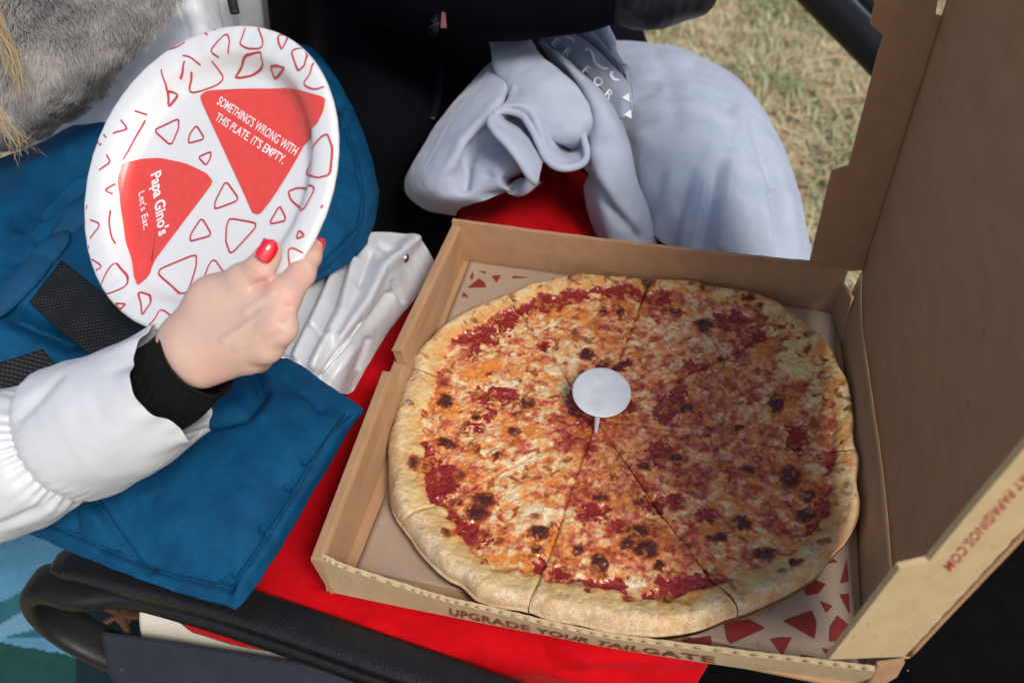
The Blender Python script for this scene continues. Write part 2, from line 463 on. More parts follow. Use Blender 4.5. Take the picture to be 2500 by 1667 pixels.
def add_flutes(m):
    nt = m.node_tree; b = nt.nodes['Principled BSDF']
    src = b.inputs['Normal'].links[0].from_socket
    tc = nd(nt, 'ShaderNodeTexCoord'); sx = nd(nt, 'ShaderNodeSeparateXYZ'); nt.links.new(tc.outputs['Object'], sx.inputs[0])
    a = nd(nt, 'ShaderNodeMath', operation='MULTIPLY'); a.inputs[1].default_value = 2 * pi / 0.0058; nt.links.new(sx.outputs[1], a.inputs[0])
    s = nd(nt, 'ShaderNodeMath', operation='SINE'); nt.links.new(a.outputs[0], s.inputs[0])
    bp = nd(nt, 'ShaderNodeBump', Strength=0.09, Distance=0.0003); nt.links.new(s.outputs[0], bp.inputs['Height']); nt.links.new(src, bp.inputs['Normal'])
    nt.links.new(bp.outputs[0], b.inputs['Normal'])
add_flutes(KRAFT)

# ================================================================== large setting: ground and grass
GZ = -0.62
def ground():
    m, nt, b = newmat('dry_lawn_soil')
    tc = nd(nt, 'ShaderNodeTexCoord')
    n1 = nd(nt, 'ShaderNodeTexNoise', Scale=6.0, Detail=8.0, Roughness=0.7); nt.links.new(tc.outputs['Object'], n1.inputs['Vector'])
    nt.links.new(ramp(nt, n1.outputs[0], [(0.3, (0.24, 0.23, 0.11)), (0.5, (0.42, 0.35, 0.20)), (0.7, (0.50, 0.40, 0.25))]), b.inputs['Base Color'])
    b.inputs['Roughness'].default_value = 0.95
    n2 = nd(nt, 'ShaderNodeTexNoise', Scale=40.0, Detail=6.0); nt.links.new(tc.outputs['Object'], n2.inputs['Vector'])
    bp = nd(nt, 'ShaderNodeBump', Strength=0.8, Distance=0.03); nt.links.new(n2.outputs[0], bp.inputs['Height']); nt.links.new(bp.outputs[0], b.inputs['Normal'])
    # one sheet, finer near the place
    xs = np.concatenate([np.linspace(-150, -4, 12), np.linspace(-3, 5, 60), np.linspace(6, 150, 12)])
    ys = np.concatenate([np.linspace(-150, -3, 12), np.linspace(-2, 6, 60), np.linspace(7, 200, 12)])
    X, Y = np.meshgrid(xs, ys, indexing='ij')
    P = np.stack([X, Y, GZ + 0.015 * fbm(np.stack([X * 2, Y * 2, X * 0], -1), 3, 3)], -1)
    o = mesh('ground', P.reshape(-1, 3), gridfaces(len(xs), len(ys))[:, ::-1].copy(), m)
    tag(o, kind='structure')
    # blades: short, half dry
    n = 52000
    x = RNG.uniform(-0.5, 2.4, n); y = RNG.uniform(0.75, 3.6, n)
    dens = fbm(np.stack([x * 4.5, y * 4.5, x * 0], -1), 3, 21)
    keep = RNG.uniform(-0.9, 0.6, n) < dens + 0.15
    x, y, dens = x[keep], y[keep], dens[keep]; n = len(x)
    hgt = RNG.uniform(0.015, 0.05, n) * (1 + 0.6 * dens); ang = RNG.uniform(0, 2 * pi, n); lean = RNG.uniform(0.2, 1.6, n) * hgt
    w = RNG.uniform(0.0016, 0.0034, n)
    z0 = np.full(n, GZ - 0.004) + 0.015 * fbm(np.stack([x * 2, y * 2, x * 0], -1), 3, 3)
    dx, dy = np.cos(ang), np.sin(ang)
    px_, py_ = -dy * w, dx * w
    b0 = np.stack([x - px_, y - py_, z0], 1); b1 = np.stack([x + px_, y + py_, z0], 1)
    m0 = np.stack([x + dx * lean * .35 - px_ * .8, y + dy * lean * .35 - py_ * .8, z0 + hgt * .65], 1)
    m1 = np.stack([x + dx * lean * .35 + px_ * .8, y + dy * lean * .35 + py_ * .8, z0 + hgt * .65], 1)
    tp = np.stack([x + dx * lean, y + dy * lean, z0 + hgt], 1)
    V = np.stack([b0, b1, m0, m1, tp], 1).reshape(-1, 3)
    k = np.arange(n)[:, None] * 5
    F = np.concatenate([k + np.array([[0, 1, 3]]), k + np.array([[0, 3, 2]]), k + np.array([[2, 3, 4]])])
    g = np.clip(0.5 + 0.9 * dens + RNG.normal(0, 0.22, n), 0, 1)[:, None]
    c = (1 - g) * np.array([0.52, 0.47, 0.29]) + g * np.array([0.24, 0.30, 0.15])
    orange = RNG.uniform(0, 1, n) < 0.05
    c[orange] = np.array([0.42, 0.17, 0.05])
    c *= RNG.uniform(1.0, 1.3, (n, 1))
    o = mesh('grass', V, F, attr_mat('grass_blades', 0.8, 0.2), None, True, {'colour': np.repeat(c, 5, 0)})
    tag(o, 'short half dry lawn grass behind the pizza box', 'grass', kind='stuff')
    # fallen dry needles and thatch lying on top
    n = 5200
    x = RNG.uniform(-0.4, 2.3, n); y = RNG.uniform(0.8, 3.5, n); a = RNG.uniform(0, pi, n); L = RNG.uniform(0.02, 0.07, n); w = RNG.uniform(0.001, 0.002, n)
    z = GZ + RNG.uniform(0.004, 0.03, n)
    d = np.stack([np.cos(a), np.sin(a), RNG.uniform(-.2, .2, n)], 1) * L[:, None]; e = np.stack([-np.sin(a), np.cos(a), a * 0], 1) * w[:, None]
    p = np.stack([x, y, z], 1)
    V = np.stack([p - d - e, p + d - e, p + d + e, p - d + e], 1).reshape(-1, 3)
    F = np.arange(n)[:, None] * 4 + np.array([[0, 1, 2, 3]])
    g = RNG.uniform(0, 1, (n, 1)) ** 2
    c = (1 - g) * np.array([0.60, 0.47, 0.28]) + g * np.array([0.50, 0.20, 0.07])
    o = mesh('dry_thatch', V, F, attr_mat('dry_thatch', 0.8, 0.2), None, False, {'colour': np.repeat(c, 4, 0)})
    tag(o, 'loose dry straw and brown needles lying on the lawn', 'straw', kind='stuff')
ground()

# ================================================================== pizza box
box = thing('pizza_box', 'open brown corrugated cardboard pizza box with its lid folded up at the right', 'pizza box', loc=(S / 2, S / 2, 0))
H = 0.047
slab('floor_panel', [(0.002, 0.002, -0.004), (S, 0.002, -0.004), (S, S, -0.004), (0.002, S, -0.004)], (0, 0, 0.004), KRAFT, box)
# left wall: rolled-over double wall with a finger notch
def foot_in(y):
    a, b = at(839, 1389, 0.001), at(1131, 637, 0.001)
    return a[0] + (b[0] - a[0]) * (y - a[1]) / (b[1] - a[1])
def wall_left():
    parts = []
    def seg(pl, zt, w0=0.0095):
        R = cr(np.array([at(*p, zt) for p in pl]), 40)
        prof = []
        for p in R:
            x, y = p[0], p[1]
            fi = foot_in(y)
            bow = 0.0012 * sin(y * 40)
            prof.append([(x + 0.004 + 0.006 * (zt / H), y, -0.003), (x + 0.001, y, zt - 0.004), (x + 0.0015, y, zt), (x + w0, y, zt + 0.0006 + bow * .3), (x + w0 + 0.002, y, zt - 0.003),
                         (0.5 * (x + w0 + fi) + bow, y, zt * 0.5), (fi, y, 0.0005), (x + 0.012, y, -0.003)])
        P = np.array(prof); n, k = P.shape[:2]
        F = [tuple(f) for f in gridfaces(n, k, wrapv=True)] + [tuple(range(k))[::-1], tuple(range((n - 1) * k, n * k))]
        parts.append((P.reshape(-1, 3), F))
    seg([(1106, 537), (1030, 692), (954, 849)], H)
    seg([(930, 904), (842, 1131), (753, 1362)], H)
    seg([(962, 873), (948, 905), (936, 936)], 0.026, 0.013)
    V, F = merge(parts)
    o = fixnormals(mesh('side_wall', V, F, KRAFT, None, smooth=False)); hang(o, box); bevel(o, 0.0009, 2)
    # torn corrugation showing in the notch
    for (u, v) in ((954, 849), (930, 904)):
        e = []
        p = at(u, v, H)
        for k in range(9):
            q = p + np.array([0.0015 + k * 0.0011, 0, -0.002 - 0.0005 * (k % 2)])
            V_, F_ = tubemesh(tubeP(np.array([q + [0, -0.0012, 0], q + [0, 0.0012, 0], ]), [0.0007], ns=6, m=3, up=(0, 0, 1)))
            e.append((V_, F_))
        o = mesh('corrugated_edge', *merge(e), KRAFT_EDGE); hang(o, box); o['kind'] = 'stuff'
wall_left()
# back wall
def wall_back():
    pl = [(1104, 538), (1250, 557), (1450, 582), (1700, 613), (1973, 646), (2072, 660)]
    top = cr(np.array([onplane(u, v, (0, S - 0.002, 0), (0, 1, 0)) for u, v in pl]), 60)
    top[:, 2] += 0.0006 * vnoise(top * 160, 4)
    V = []; n = len(top)
    for p in top:
        bend = 0.0025 * sin(p[0] * 9 + 0.5)
        V += [(p[0], S - 0.004, -0.003), (p[0], S - 0.004 - bend * .5, p[2] * .5), (p[0], S - 0.002 - bend, p[2]), (p[0], S + 0.003 - bend, p[2]), (p[0], S + 0.003, p[2] * .5), (p[0], S + 0.003, -0.003)]
    F = [tuple(f) for f in gridfaces(n, 6, wrapv=True)] + [tuple(range(6))[::-1], tuple(range((n - 1) * 6, n * 6))]
    o = fixnormals(mesh('back_wall', V, F, KRAFT, None, smooth=False)); hang(o, box)
wall_back()
# front wall, pushed outwards by the pizza, with a perforated rim
FRIM = [(774, 1357), (839, 1389), (988, 1438), (1080, 1466), (1187, 1491), (1320, 1523), (1460, 1553), (1600, 1573), (1800, 1598), (1983, 1620), (2136, 1639)]
FBOT = [(798, 1442), (860, 1456), (985, 1482), (1080, 1501), (1190, 1523), (1320, 1548), (1441, 1572), (1600, 1599), (1800, 1629), (1975, 1653), (2112, 1674)]
FRZ = [0.047, 0.044, 0.036, 0.031, 0.026, 0.022, 0.020, 0.021, 0.026, 0.032, 0.036]
def wall_front():
    top = cr(np.array([at(u, v, z) for (u, v), z in zip(FRIM, FRZ)]), 260)
    bot = cr(np.array([at(u, v, -0.003) for (u, v) in FBOT]), 260)
    n = len(top); V = []
    for i in range(n):
        t, b = top[i].copy(), bot[i]
        t[2] += 0.0004 * (1 if (i // 3) % 2 else 0) + 0.0004 * vnoise(np.array([i * 0.21, 0, 0]), 2)
        mid = 0.5 * (t + b) + np.array([0, -0.0003, 0])
        back = np.array([0, 0.0045, 0.0])
        V += [b, mid, t, t + back, mid + back, b + back]
    F = [tuple(f) for f in gridfaces(n, 6, wrapv=True)] + [tuple(range(6))[::-1], tuple(range((n - 1) * 6, n * 6))]
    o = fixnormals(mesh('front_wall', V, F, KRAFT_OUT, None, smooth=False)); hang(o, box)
    o['label'] = 'front wall bowed outwards with a perforated rim'
    # perforation cuts along the rim
    cuts = []
    for i in range(8, n - 4, 6):
        a, b = top[i] + [0, 0.0006, 0.0013], top[i + 2] + [0, 0.0006, 0.0013]
        cuts.append(tubemesh(tubeP(np.array([a, b]), [0.0007], [0.0004], ns=6, m=2)))
    o = mesh('perforation', *merge(cuts), KRAFT_EDGE); hang(o, box); o['kind'] = 'stuff'
    # printed words on the outer face
    Vt, Ft = bold_mesh('UPGRADE YOUR TAILGATE', 0.018, 1.08)
    x0, x1 = Vt[:, 0].min(), Vt[:, 0].max()
    def edge(px):   # parameter along the wall at which the rim shows at pixel column px
        return np.interp(px, pix(top)[:, 0], np.arange(n))
    i0, i1 = edge(1098), edge(1746)
    s = i0 + (Vt[:, 0] - x0) / (x1 - x0) * (i1 - i0)
    ti = np.stack([np.interp(s, np.arange(n), top[:, k]) for k in range(3)], 1)
    bi = np.stack([np.interp(s, np.arange(n), bot[:, k]) for k in range(3)], 1)
    h = 0.20 + 0.52 * Vt[:, 1] / 0.73
    nr_ = np.cross(np.gradient(top, axis=0), top - bot); nr_ /= np.linalg.norm(nr_, axis=1, keepdims=True)
    if np.mean(np.sum(nr_ * (CAM - top), 1)) < 0: nr_ = -nr_
    ni = np.stack([np.interp(s, np.arange(n), nr_[:, k]) for k in range(3)], 1)
    P = bi + (ti - bi) * h[:, None] + ni * 0.0011
    o = mesh('printed_words', P, Ft, INK, None, smooth=False); hang(o, box)
wall_front()
# hinge wall at the right
HT = [(2103, 664), (2104, 780), (2123, 928), (2147, 1090), (2163, 1226), (2180, 1402), (2211, 1601)]
HF = [(2046, 800), (2058, 880), (2066, 980), (2078, 1110), (2088, 1230), (2097, 1420), (2110, 1632)]
def wall_hinge():
    t = cr(np.array([at(*p, H) for p in HT]), 40); f = cr(np.array([at(*p, 0.0005) for p in HF]), 40)
    P = np.stack([f, 0.5 * (f + t) + [-0.0015, 0, 0.001], t], 1)
    P = np.swapaxes(cr(np.swapaxes(P, 0, 1), 8), 0, 1)
    o = cloth('hinge_wall', P, KRAFT, box, 0.004)
wall_hinge()
slab('corner_flap', [at(2031, 763, 0.002), at(2053, 690, 0.040), at(2079, 728, 0.040), at(2052, 838, 0.002)], (0.003, 0.002, 0), KRAFT, box)
# lid
yF, yN = S + 0.001, -0.003
fb = onplane(2104, 661, (0, yF, 0), (0, 1, 0)); ft = onplane(2295.5, 53.6, (0, yF, 0), (0, 1, 0)); fd = (ft - fb) / np.linalg.norm(ft - fb)
nb = onplane(2212, 1601, (0, yN, 0), (0, 1, 0)); nt_ = onplane(2500, 1291, (0, yN, 0), (0, 1, 0)); ndv = (nt_ - nb) / np.linalg.norm(nt_ - nb)
LH = 0.41
def lid():
    nu, nv = 40, 40
    s = np.linspace(0, 1, nu)[:, None, None]; t = np.linspace(0, 1.012, nv)[None, :, None]
    hl = cr(np.array([at(*p, H) for p in HT]), nv)[::-1]      # near -> far
    base = hl[None] * (1 - 0) + 0
    base = base + ((nb - hl[0]) * (1 - t) + (fb - hl[-1]) * t)
    P = base + (ndv * (1 - t) + fd * t) * s * LH
    bow = 0.006 * np.sin(pi * s) * np.sin(pi * t)
    P = P + bow * np.array([1, 0, 0]) + 0.0006 * fbm(P * 30, 3, 8)[..., None] * np.array([1, 0, 0])
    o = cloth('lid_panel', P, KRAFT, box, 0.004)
    o['label'] = 'large lid panel standing up, inner side in shade'
lid()
def far_flap():
    pts = [(2114, 661), (1970, 666), (2030, 420), (2072, 406), (2139, 147), (2157, 89), (2124, 60), (2140, -10)]
    A = [onplane(u, v, (0, yF, 0), (0, 1, 0)) for u, v in pts]
    top_f = A[-1] + fd * 0.13; top_b = fb + fd * (np.dot(top_f - fb, fd))
    sl = [onplane(u, v, (0, yF, 0), (0, 1, 0)) for u, v in ((2292, -10), (2284, 38), (2304, 43))]
    top_s = sl[0] + fd * 0.10
    poly = A + [top_f, top_s] + sl
    slab('lid_flap', poly, (0, 0.0035, 0), KRAFT, box)
far_flap()
def near_flap():
    phi = radians(30); dd = np.array([-cos(phi), -sin(phi), 0.0]); fn = np.cross(ndv, dd); fn /= np.linalg.norm(fn)
    if fn[1] > 0: fn = -fn
    P = lambda u, v: onplane(u, v, nb, fn)
    pts = [(2208, 1602), (2023, 1609), (2110, 1498), (2197, 1387), (2268, 1370), (2380, 1236), (2496, 1100)]
    A = [P(*p) for p in pts]
    end = A[-1] + ndv * 0.13
    fold_end = nb + ndv * (np.dot(end - nb, ndv) + 0.004)
    # ragged perforated fold edge back down
    back = []
    L = np.linalg.norm(fold_end - nb); k = 44
    pd = A[1] - nb; pd -= ndv * np.dot(pd, ndv); pd /= np.linalg.norm(pd)
    for i in range(k):
        q = fold_end + (nb - fold_end) * (i / k)
        back.append(q + pd * (0.0011 * (i % 2) + 0.0004 * random.random()))
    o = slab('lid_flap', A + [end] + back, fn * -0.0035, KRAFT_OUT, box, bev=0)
    o['label'] = 'near lid flap with red lettering, outer side in the sun'
    # lettering reads down the flap, its tops towards the fold
    Vt, Ft = bold_mesh('E AT PAPAGINOS.COM', 0.004, 1.08)
    x0, x1 = Vt[:, 0].min(), Vt[:, 0].max()
    pa, pb = np.array([2508., 1132.]), np.array([2300., 1376.])       # where the line of words starts and ends
    du = (pb - pa) / np.linalg.norm(pb - pa); pu = np.array([-du[1], du[0]]); pu = pu if pu[0] > 0 else -pu
    Q = []
    for x, y, _ in Vt:
        w_ = pa + (pb - pa) * ((x - x0) / (x1 - x0)) + pu * (4 + y / 0.73 * 25)
        Q.append(P(*w_) + fn * 0.0007)
    o = mesh('printed_words', Q, [f[::-1] for f in Ft], INK2, None, smooth=False); hang(o, box)
near_flap()
# folded corner tab at the near end of the hinge
slab('corner_flap', [at(2140, 1612, 0.040), at(2206, 1604, 0.050), at(2186, 1640, 0.030), at(2105, 1690, 0.0)], (0.002, -0.002, -0.003), KRAFT, box)

# ================================================================== liner sheet
def lz(x, y):
    return 0.0028 + 0.0012 * fbm(np.stack([x * 22, y * 22, x * 0], -1), 3, 31)
liner = thing('liner_sheet', 'brown greaseproof liner sheet printed with dark red wedges, under the pizza', 'liner paper', loc=(0.2, 0.2, 0.002))
def make_liner():
    c = np.array([at(868, 1391, .002), at(2096, 1640, .002), at(2034, 762, .002), at(1151, 637, .002)])
    n = 90
    s = np.linspace(0, 1, n)[:, None, None]; t = np.linspace(0, 1, n)[None, :, None]
    P = (c[0] * (1 - s) + c[1] * s) * (1 - t) + (c[3] * (1 - s) + c[2] * s) * t
    P[..., 0] += 0.002 * np.sin(P[..., 1] * 14) * (1 - s[..., 0])
    P[..., 1] = np.maximum(P[..., 1], 0.004)
    P[..., 2] = lz(P[..., 0], P[..., 1])
    cloth('sheet', P, LINER, liner, 0.0004)
    A = [(1147,677.5),(1154,661.7),(1156,671.7),(1154,683)], [(1141,701.9),(1169.7,679),(1182.6,689),(1187.8,701.9)], [(1168,660),(1187,662.5),(1184.6,668)], \
        [(1199.9,673),(1212,670.5),(1224,671),(1212.8,689.5)], [(1128,725),(1132,712),(1144,725)], [(1248.6,679),(1254,671.7),(1293,676)]
    B = [(180,1205),(355,1177),(360,1210),(355,1270),(220,1235)], [(440,1090),(600,1070),(705,1125),(480,1230),(455,1190)], [(812,1080),(1000,1015),(1030,1090),(1018,1200)], \
        [(730,1195),(800,1186),(872,1187),(810,1305)], [(1050,955),(1130,990),(1090,1035)], [(945,860),(1000,815),(1088,850),(1040,910),(965,925)], [(1180,845),(1222,690),(1235,835)], \
        [(1175,915),(1235,910),(1242,1045)], [(1110,1215),(1115,1120),(1160,1050),(1245,1120),(1230,1190),(1200,1215)], [(925,1297),(1000,1310),(1060,1355),(940,1350)], [(1060,1255),(1130,1265),(1105,1310)], [(1100,720),(1140,690),(1165,710)]
    polys = list(A) + [[(x / 2.613 + 1600, y / 2.613 + 1100) for x, y in q] for q in B]
    for q in polys:
        p = np.array([at(u, v, 0.0035)[:2] for u, v in q])
        # round the corners, then rings towards the middle
        r = []
        for i in range(len(p)):
            a, b, c_ = p[i - 1], p[i], p[(i + 1) % len(p)]
            for k in (0.12, 0.05): r.append(b + (a - b) * k)
            for k in (0.05, 0.12, 0.5): r.append(b + (c_ - b) * k)
        r = np.array(r); m = r.mean(0)
        rings = np.stack([m + (r - m) * k for k in (0.02, 0.25, 0.5, 0.75, 1.0)])
        P3 = np.concatenate([rings, (lz(rings[..., 0], rings[..., 1]) + 0.0006)[..., None]], -1)
        k = len(r)
        F = [tuple(f) for f in gridfaces(5, k, wrapv=True)] + [tuple(range(k))]
        o = fixnormals(mesh('printed_wedge', P3.reshape(-1, 3), F, PRINT, None)); hang(o, liner)
make_liner()

# ================================================================== pizza
CUT = [1.6, 43.0, 81.8, 127.4, 172.5, 227.2, 264.0, 307.8]
PC = at(1455, 1010, 0.022)[:2]
OUT = [(1241,706),(1198,718),(1144,743),(1072,798),(1020,852),(995,916),(972,979),(954,1050),(946,1130),(954,1207),(971,1283),(1007,1329),(1053,1387),(1130,1448),(1164,1476),(1244,1497),(1380,1527),(1500,1553),(1603,1560),(1695,1547),(1768,1524),(1825,1513),(1890,1482),(1959,1440),(2016,1390),(2058,1340),(2089,1275),(2092,1191),(2085,1107),(2077,1019),(2068,930),(2045,873),(2011,827),(1956,772),(1907,741),(1856,715),(1758,692),(1672,676),(1586,666),(1500,659),(1373,662),(1302,675)]
def edge_z(v):
    return np.interp(v, [650, 800, 1000, 1400, 1480, 1560], [0.0215, 0.0185, 0.010, 0.007, 0.009, 0.012])
_o = np.array([at(u, v, edge_z(v))[:2] - PC for u, v in OUT])
_th = np.degrees(np.arctan2(_o[:, 1], _o[:, 0])) % 360; _r = np.hypot(_o[:, 0], _o[:, 1])
_k = np.argsort(_th); _th, _r = _th[_k], _r[_k]
def Rout(deg):
    return np.interp(np.asarray(deg) % 360, np.concatenate([_th[-1:] - 360, _th, _th[:1] + 360]), np.concatenate([_r[-1:], _r, _r[:1]]))
BROWN = [(1087,969,15,17,1),(1288,976,17,13,1),(1164,1004,14,8,.8),(1267,1003,11,9,.7),(1254,1045,13,11,.8),(1256,1070,12,11,.4),(1213,1107,11,11,.7),(1089,1074,26,10,.9),(1018,1128,20,16,1),(1124,1156,11,17,.6),(1164,1089,9,12,.6),(997,983,15,6,.8),
 (1114,1226,16,12,.8),(1164,1253,23,18,1.1),(1183,1218,24,18,.9),(1317,1295,20,17,1.1),(1313,1341,15,11,.9),(1097,1308,13,10,.9),(1181,1379,7,8,.7),(1221,1321,14,12,.5),(1187,1302,11,9,.6),(1252,1046,12,11,.6),(1466,1207,22,11,.8),(1463,1379,17,28,1.1),(1413,1341,16,12,.8),
 (1558,1291,27,16,1.1),(1577,1338,26,22,1.2),(1532,1322,16,16,.8),(1613,1383,13,11,.9),(1561,1218,14,11,.8),(1534,1469,14,9,.9),(1629,1466,12,10,.9),(1501,1155,13,7,.7),(1430,1451,9,7,.9),
 (1932,1157,24,26,.9),(1972,1204,18,16,.9),(1970,1256,22,14,1.1),(1810,1275,22,16,1),(1733,1270,9,8,.9),(1752,1312,22,10,1.1),(1867,1352,30,13,1.1),(1938,1384,14,9,1),(1902,1406,14,8,.7),(1833,1142,28,9,.8),(1649,1111,17,10,1),(1576,1134,18,8,.8),(1672,1333,12,11,.9),(2009,1333,18,10,.7),
 (1721,786,23,14,1),(1897,976,14,20,1.1),(1681,989,15,11,1.1),(1652,756,16,9,.8),(1530,880,15,8,1.1),(1510,885,14,11,1.1),(1727,696,16,9,1.2),(1758,696,10,7,1.1),(1830,723,14,9,1.2),(1849,746,9,7,1),(1764,867,11,8,.9),(1797,1039,17,9,.9),(2045,852,9,28,1),
 (1435,858,19,11,1),(1470,882,13,10,1),(1407,811,12,12,.5),(1477,752,12,9,.9),(1516,755,9,13,1),(1269,858,9,7,.4),(1309,870,10,9,.4),(1422,903,10,6,.6),(1300,900,19,7,.4),(1585,682,12,14,1.3),(1482,668,10,8,.8),(1345,668,16,7,.6),(1290,680,24,7,.6),(1195,905,10,8,.7),
 (1700,1180,12,8,.5),(1760,1130,14,8,.5),(1870,1230,12,9,.5),(1620,990,12,9,.5),(1850,900,12,10,.5),(1600,820,14,9,.5),(1990,1030,16,18,.5),(1960,900,9,14,.7),(1340,1120,9,8,.4),(1390,1110,8,7,.4),(1260,1150,9,8,.35),(1365,1190,8,7,.35)]
SAUCE = [(1235,757,17,28,1),(1232,720,12,8,.6),(1171,808,23,15,1),(1158,848,8,11,.8),(1317,724,48,12,1),(1393,705,46,7,1),(1518,696,50,12,1),(1470,692,22,8,1),(1604,717,22,15,1),(1279,746,15,11,.9),(1334,828,9,9,.9),
 (1062,1154,40,20,1.1),(1032,1093,8,17,.9),(1212,955,38,10,.8),(1196,1003,9,17,.9),(1055,1183,36,16,1.1),(1053,1237,38,10,1.1),(1099,1272,21,15,1),(1145,1298,26,14,1),(1168,1318,22,8,.9),(1321,1375,8,13,.9),(1150,1030,18,8,.7),
 (1449,1241,25,14,1),(1394,1445,21,14,1),(1368,1404,15,9,.9),(1472,1430,42,12,1),(1595,1464,19,14,1.1),(1637,1427,24,14,1),(1598,1228,22,14,.9),(1514,1273,12,10,.9),(1695,1432,46,22,1.1),(1649,1448,20,14,1),(1779,1440,20,14,1),(2035,1249,26,27,1),(2001,1268,22,16,.9),
 (1634,1214,25,12,.9),(1615,1092,21,18,.9),(1948,1065,18,21,.8),(1787,772,36,15,.7),(1626,993,21,20,.9),(1859,807,20,8,.8),(1664,953,14,16,.8),(1700,880,30,8,.5),(1420,985,26,14,.6),(1400,960,16,14,.6),(1540,985,24,16,.5),(1720,1250,14,10,.6),(2040,1130,12,20,.6),(1560,935,20,12,.4)]
ORANGE = [(1165,905,34,20,1),(1200,880,20,16,.8),(1235,1035,24,16,.8),(1095,985,26,22,.8),(1010,1030,22,10,.4),(1016,1085,8,12,.8),(1244,1363,64,11,1),(1300,1395,24,10,.9),(1738,1290,28,24,.9),(1972,1206,30,24,.8),(1300,900,24,9,.8),(1383,752,20,14,.7),(1425,765,14,18,.7),(1440,800,10,8,.6),(1183,1225,36,28,.6),(1320,1298,27,23,.7),(1550,1480,20,10,.7),(1860,860,30,40,.5),(1900,1000,40,30,.5),(1630,1310,24,30,.4),(1090,1310,20,14,.6),(1340,1010,20,14,.3),(2000,1340,30,16,.6),(1920,1395,40,16,.5)]
WHITE = [(1240,935,34,18,.9),(1300,1255,34,30,.8),(1190,1100,30,22,.5),(1330,790,40,16,.6),(1370,880,40,18,.5),(1420,820,40,30,.4),(1650,790,50,30,.4),(1630,900,40,14,.5),(1830,1290,40,16,.6),(1760,1200,50,20,.4),(1700,960,40,24,.4),(1600,1420,20,18,.7),(1710,1395,26,14,.7),(1250,1180,40,20,.4),(1010,1170,6,8,.8),(1410,1430,14,9,.9),(1640,1400,14,12,.7),(1130,1250,20,14,.5)]
REDDER = [(1440, 1040, 110, 70, .9), (1500, 1180, 90, 60, .6), (1560, 1300, 130, 90, .7), (1800, 1150, 260, 160, .42), (1780, 960, 260, 120, .55), (1850, 820, 130, 60, .8), (1400, 1360, 100, 60, .5), (1700, 1000, 120, 100, .6), (1250, 1050, 130, 60, .35), (1480, 780, 90, 50, .4), (1120, 1180, 90, 70, .5), (1350, 720, 120, 40, .6), (1600, 740, 90, 40, .6)]
def blobs(L, q, k=1.0):
    s = np.zeros(len(q))
    for u, v, a, b, w in L:
        a *= k; b *= k
        m = (np.abs(q[:, 0] - u) < 2.2 * a) & (np.abs(q[:, 1] - v) < 2.2 * b)
        d = ((q[m, 0] - u) / a) ** 2 + ((q[m, 1] - v) / b) ** 2
        s[m] = np.maximum(s[m], w * np.exp(-(d ** 1.6)))
    return s
def mixc(a, b, t):
    return a + (np.asarray(b) - a) * np.clip(t, 0, 1)[:, None]
CHEESE = attr_mat('baked_cheese', 0.35, 0.5, bump=0.3, bscale=230, dist=0.0011, rattr='gloss', sss=0.10)
CRUST = attr_mat('baked_crust', 0.8, 0.25, bump=0.45, bscale=900, dist=0.0006, rattr='gloss')
def add_flour(m):
    nt = m.node_tree; b = nt.nodes['Principled BSDF']
    src = b.inputs['Base Color'].links[0].from_socket
    tc = nd(nt, 'ShaderNodeTexCoord'); n = nd(nt, 'ShaderNodeTexNoise', Scale=1500.0, Detail=3.0, Roughness=.7); nt.links.new(tc.outputs['Object'], n.inputs['Vector'])
    n2 = nd(nt, 'ShaderNodeTexNoise', Scale=120.0, Detail=4.0); nt.links.new(tc.outputs['Object'], n2.inputs['Vector'])
    a = nd(nt, 'ShaderNodeAttribute', attribute_name='flour')
    sm = nd(nt, 'ShaderNodeMath', operation='MULTIPLY_ADD'); nt.links.new(n2.outputs[0], sm.inputs[0]); sm.inputs[1].default_value = .35; nt.links.new(n.outputs[0], sm.inputs[2])
    r = ramp(nt, sm.outputs[0], [(.66, (0, 0, 0)), (.80, (1, 1, 1))])
    mu = nd(nt, 'ShaderNodeMath', operation='MULTIPLY'); nt.links.new(r, mu.inputs[0]); nt.links.new(a.outputs['Fac'], mu.inputs[1])
    mx = nd(nt, 'ShaderNodeMix', data_type='RGBA'); nt.links.new(mu.outputs[0], mx.inputs[0]); nt.links.new(src, mx.inputs[6]); mx.inputs[7].default_value = (.78, .68, .52, 1)
    nt.links.new(mx.outputs[2], b.inputs['Base Color'])
add_flour(CRUST)
SLAB = ['pizza slice at the right by the hinge, pale blistered folded crust', 'shaded pizza slice against the back wall, crust with dark burnt flecks', 'pizza slice behind the white saver, long bare strip of red sauce by its crust',
        'pizza slice in the far left corner with two bare dark sauce patches', 'pizza slice by the left wall notch, floury crust and brown bubbles', 'pizza slice in the near left corner, wide floury crust, three dark bubbles',
        'pizza slice at the front with big blackened bubbles above the printed words', 'broad shaded pizza slice at the near right over the red wedges']
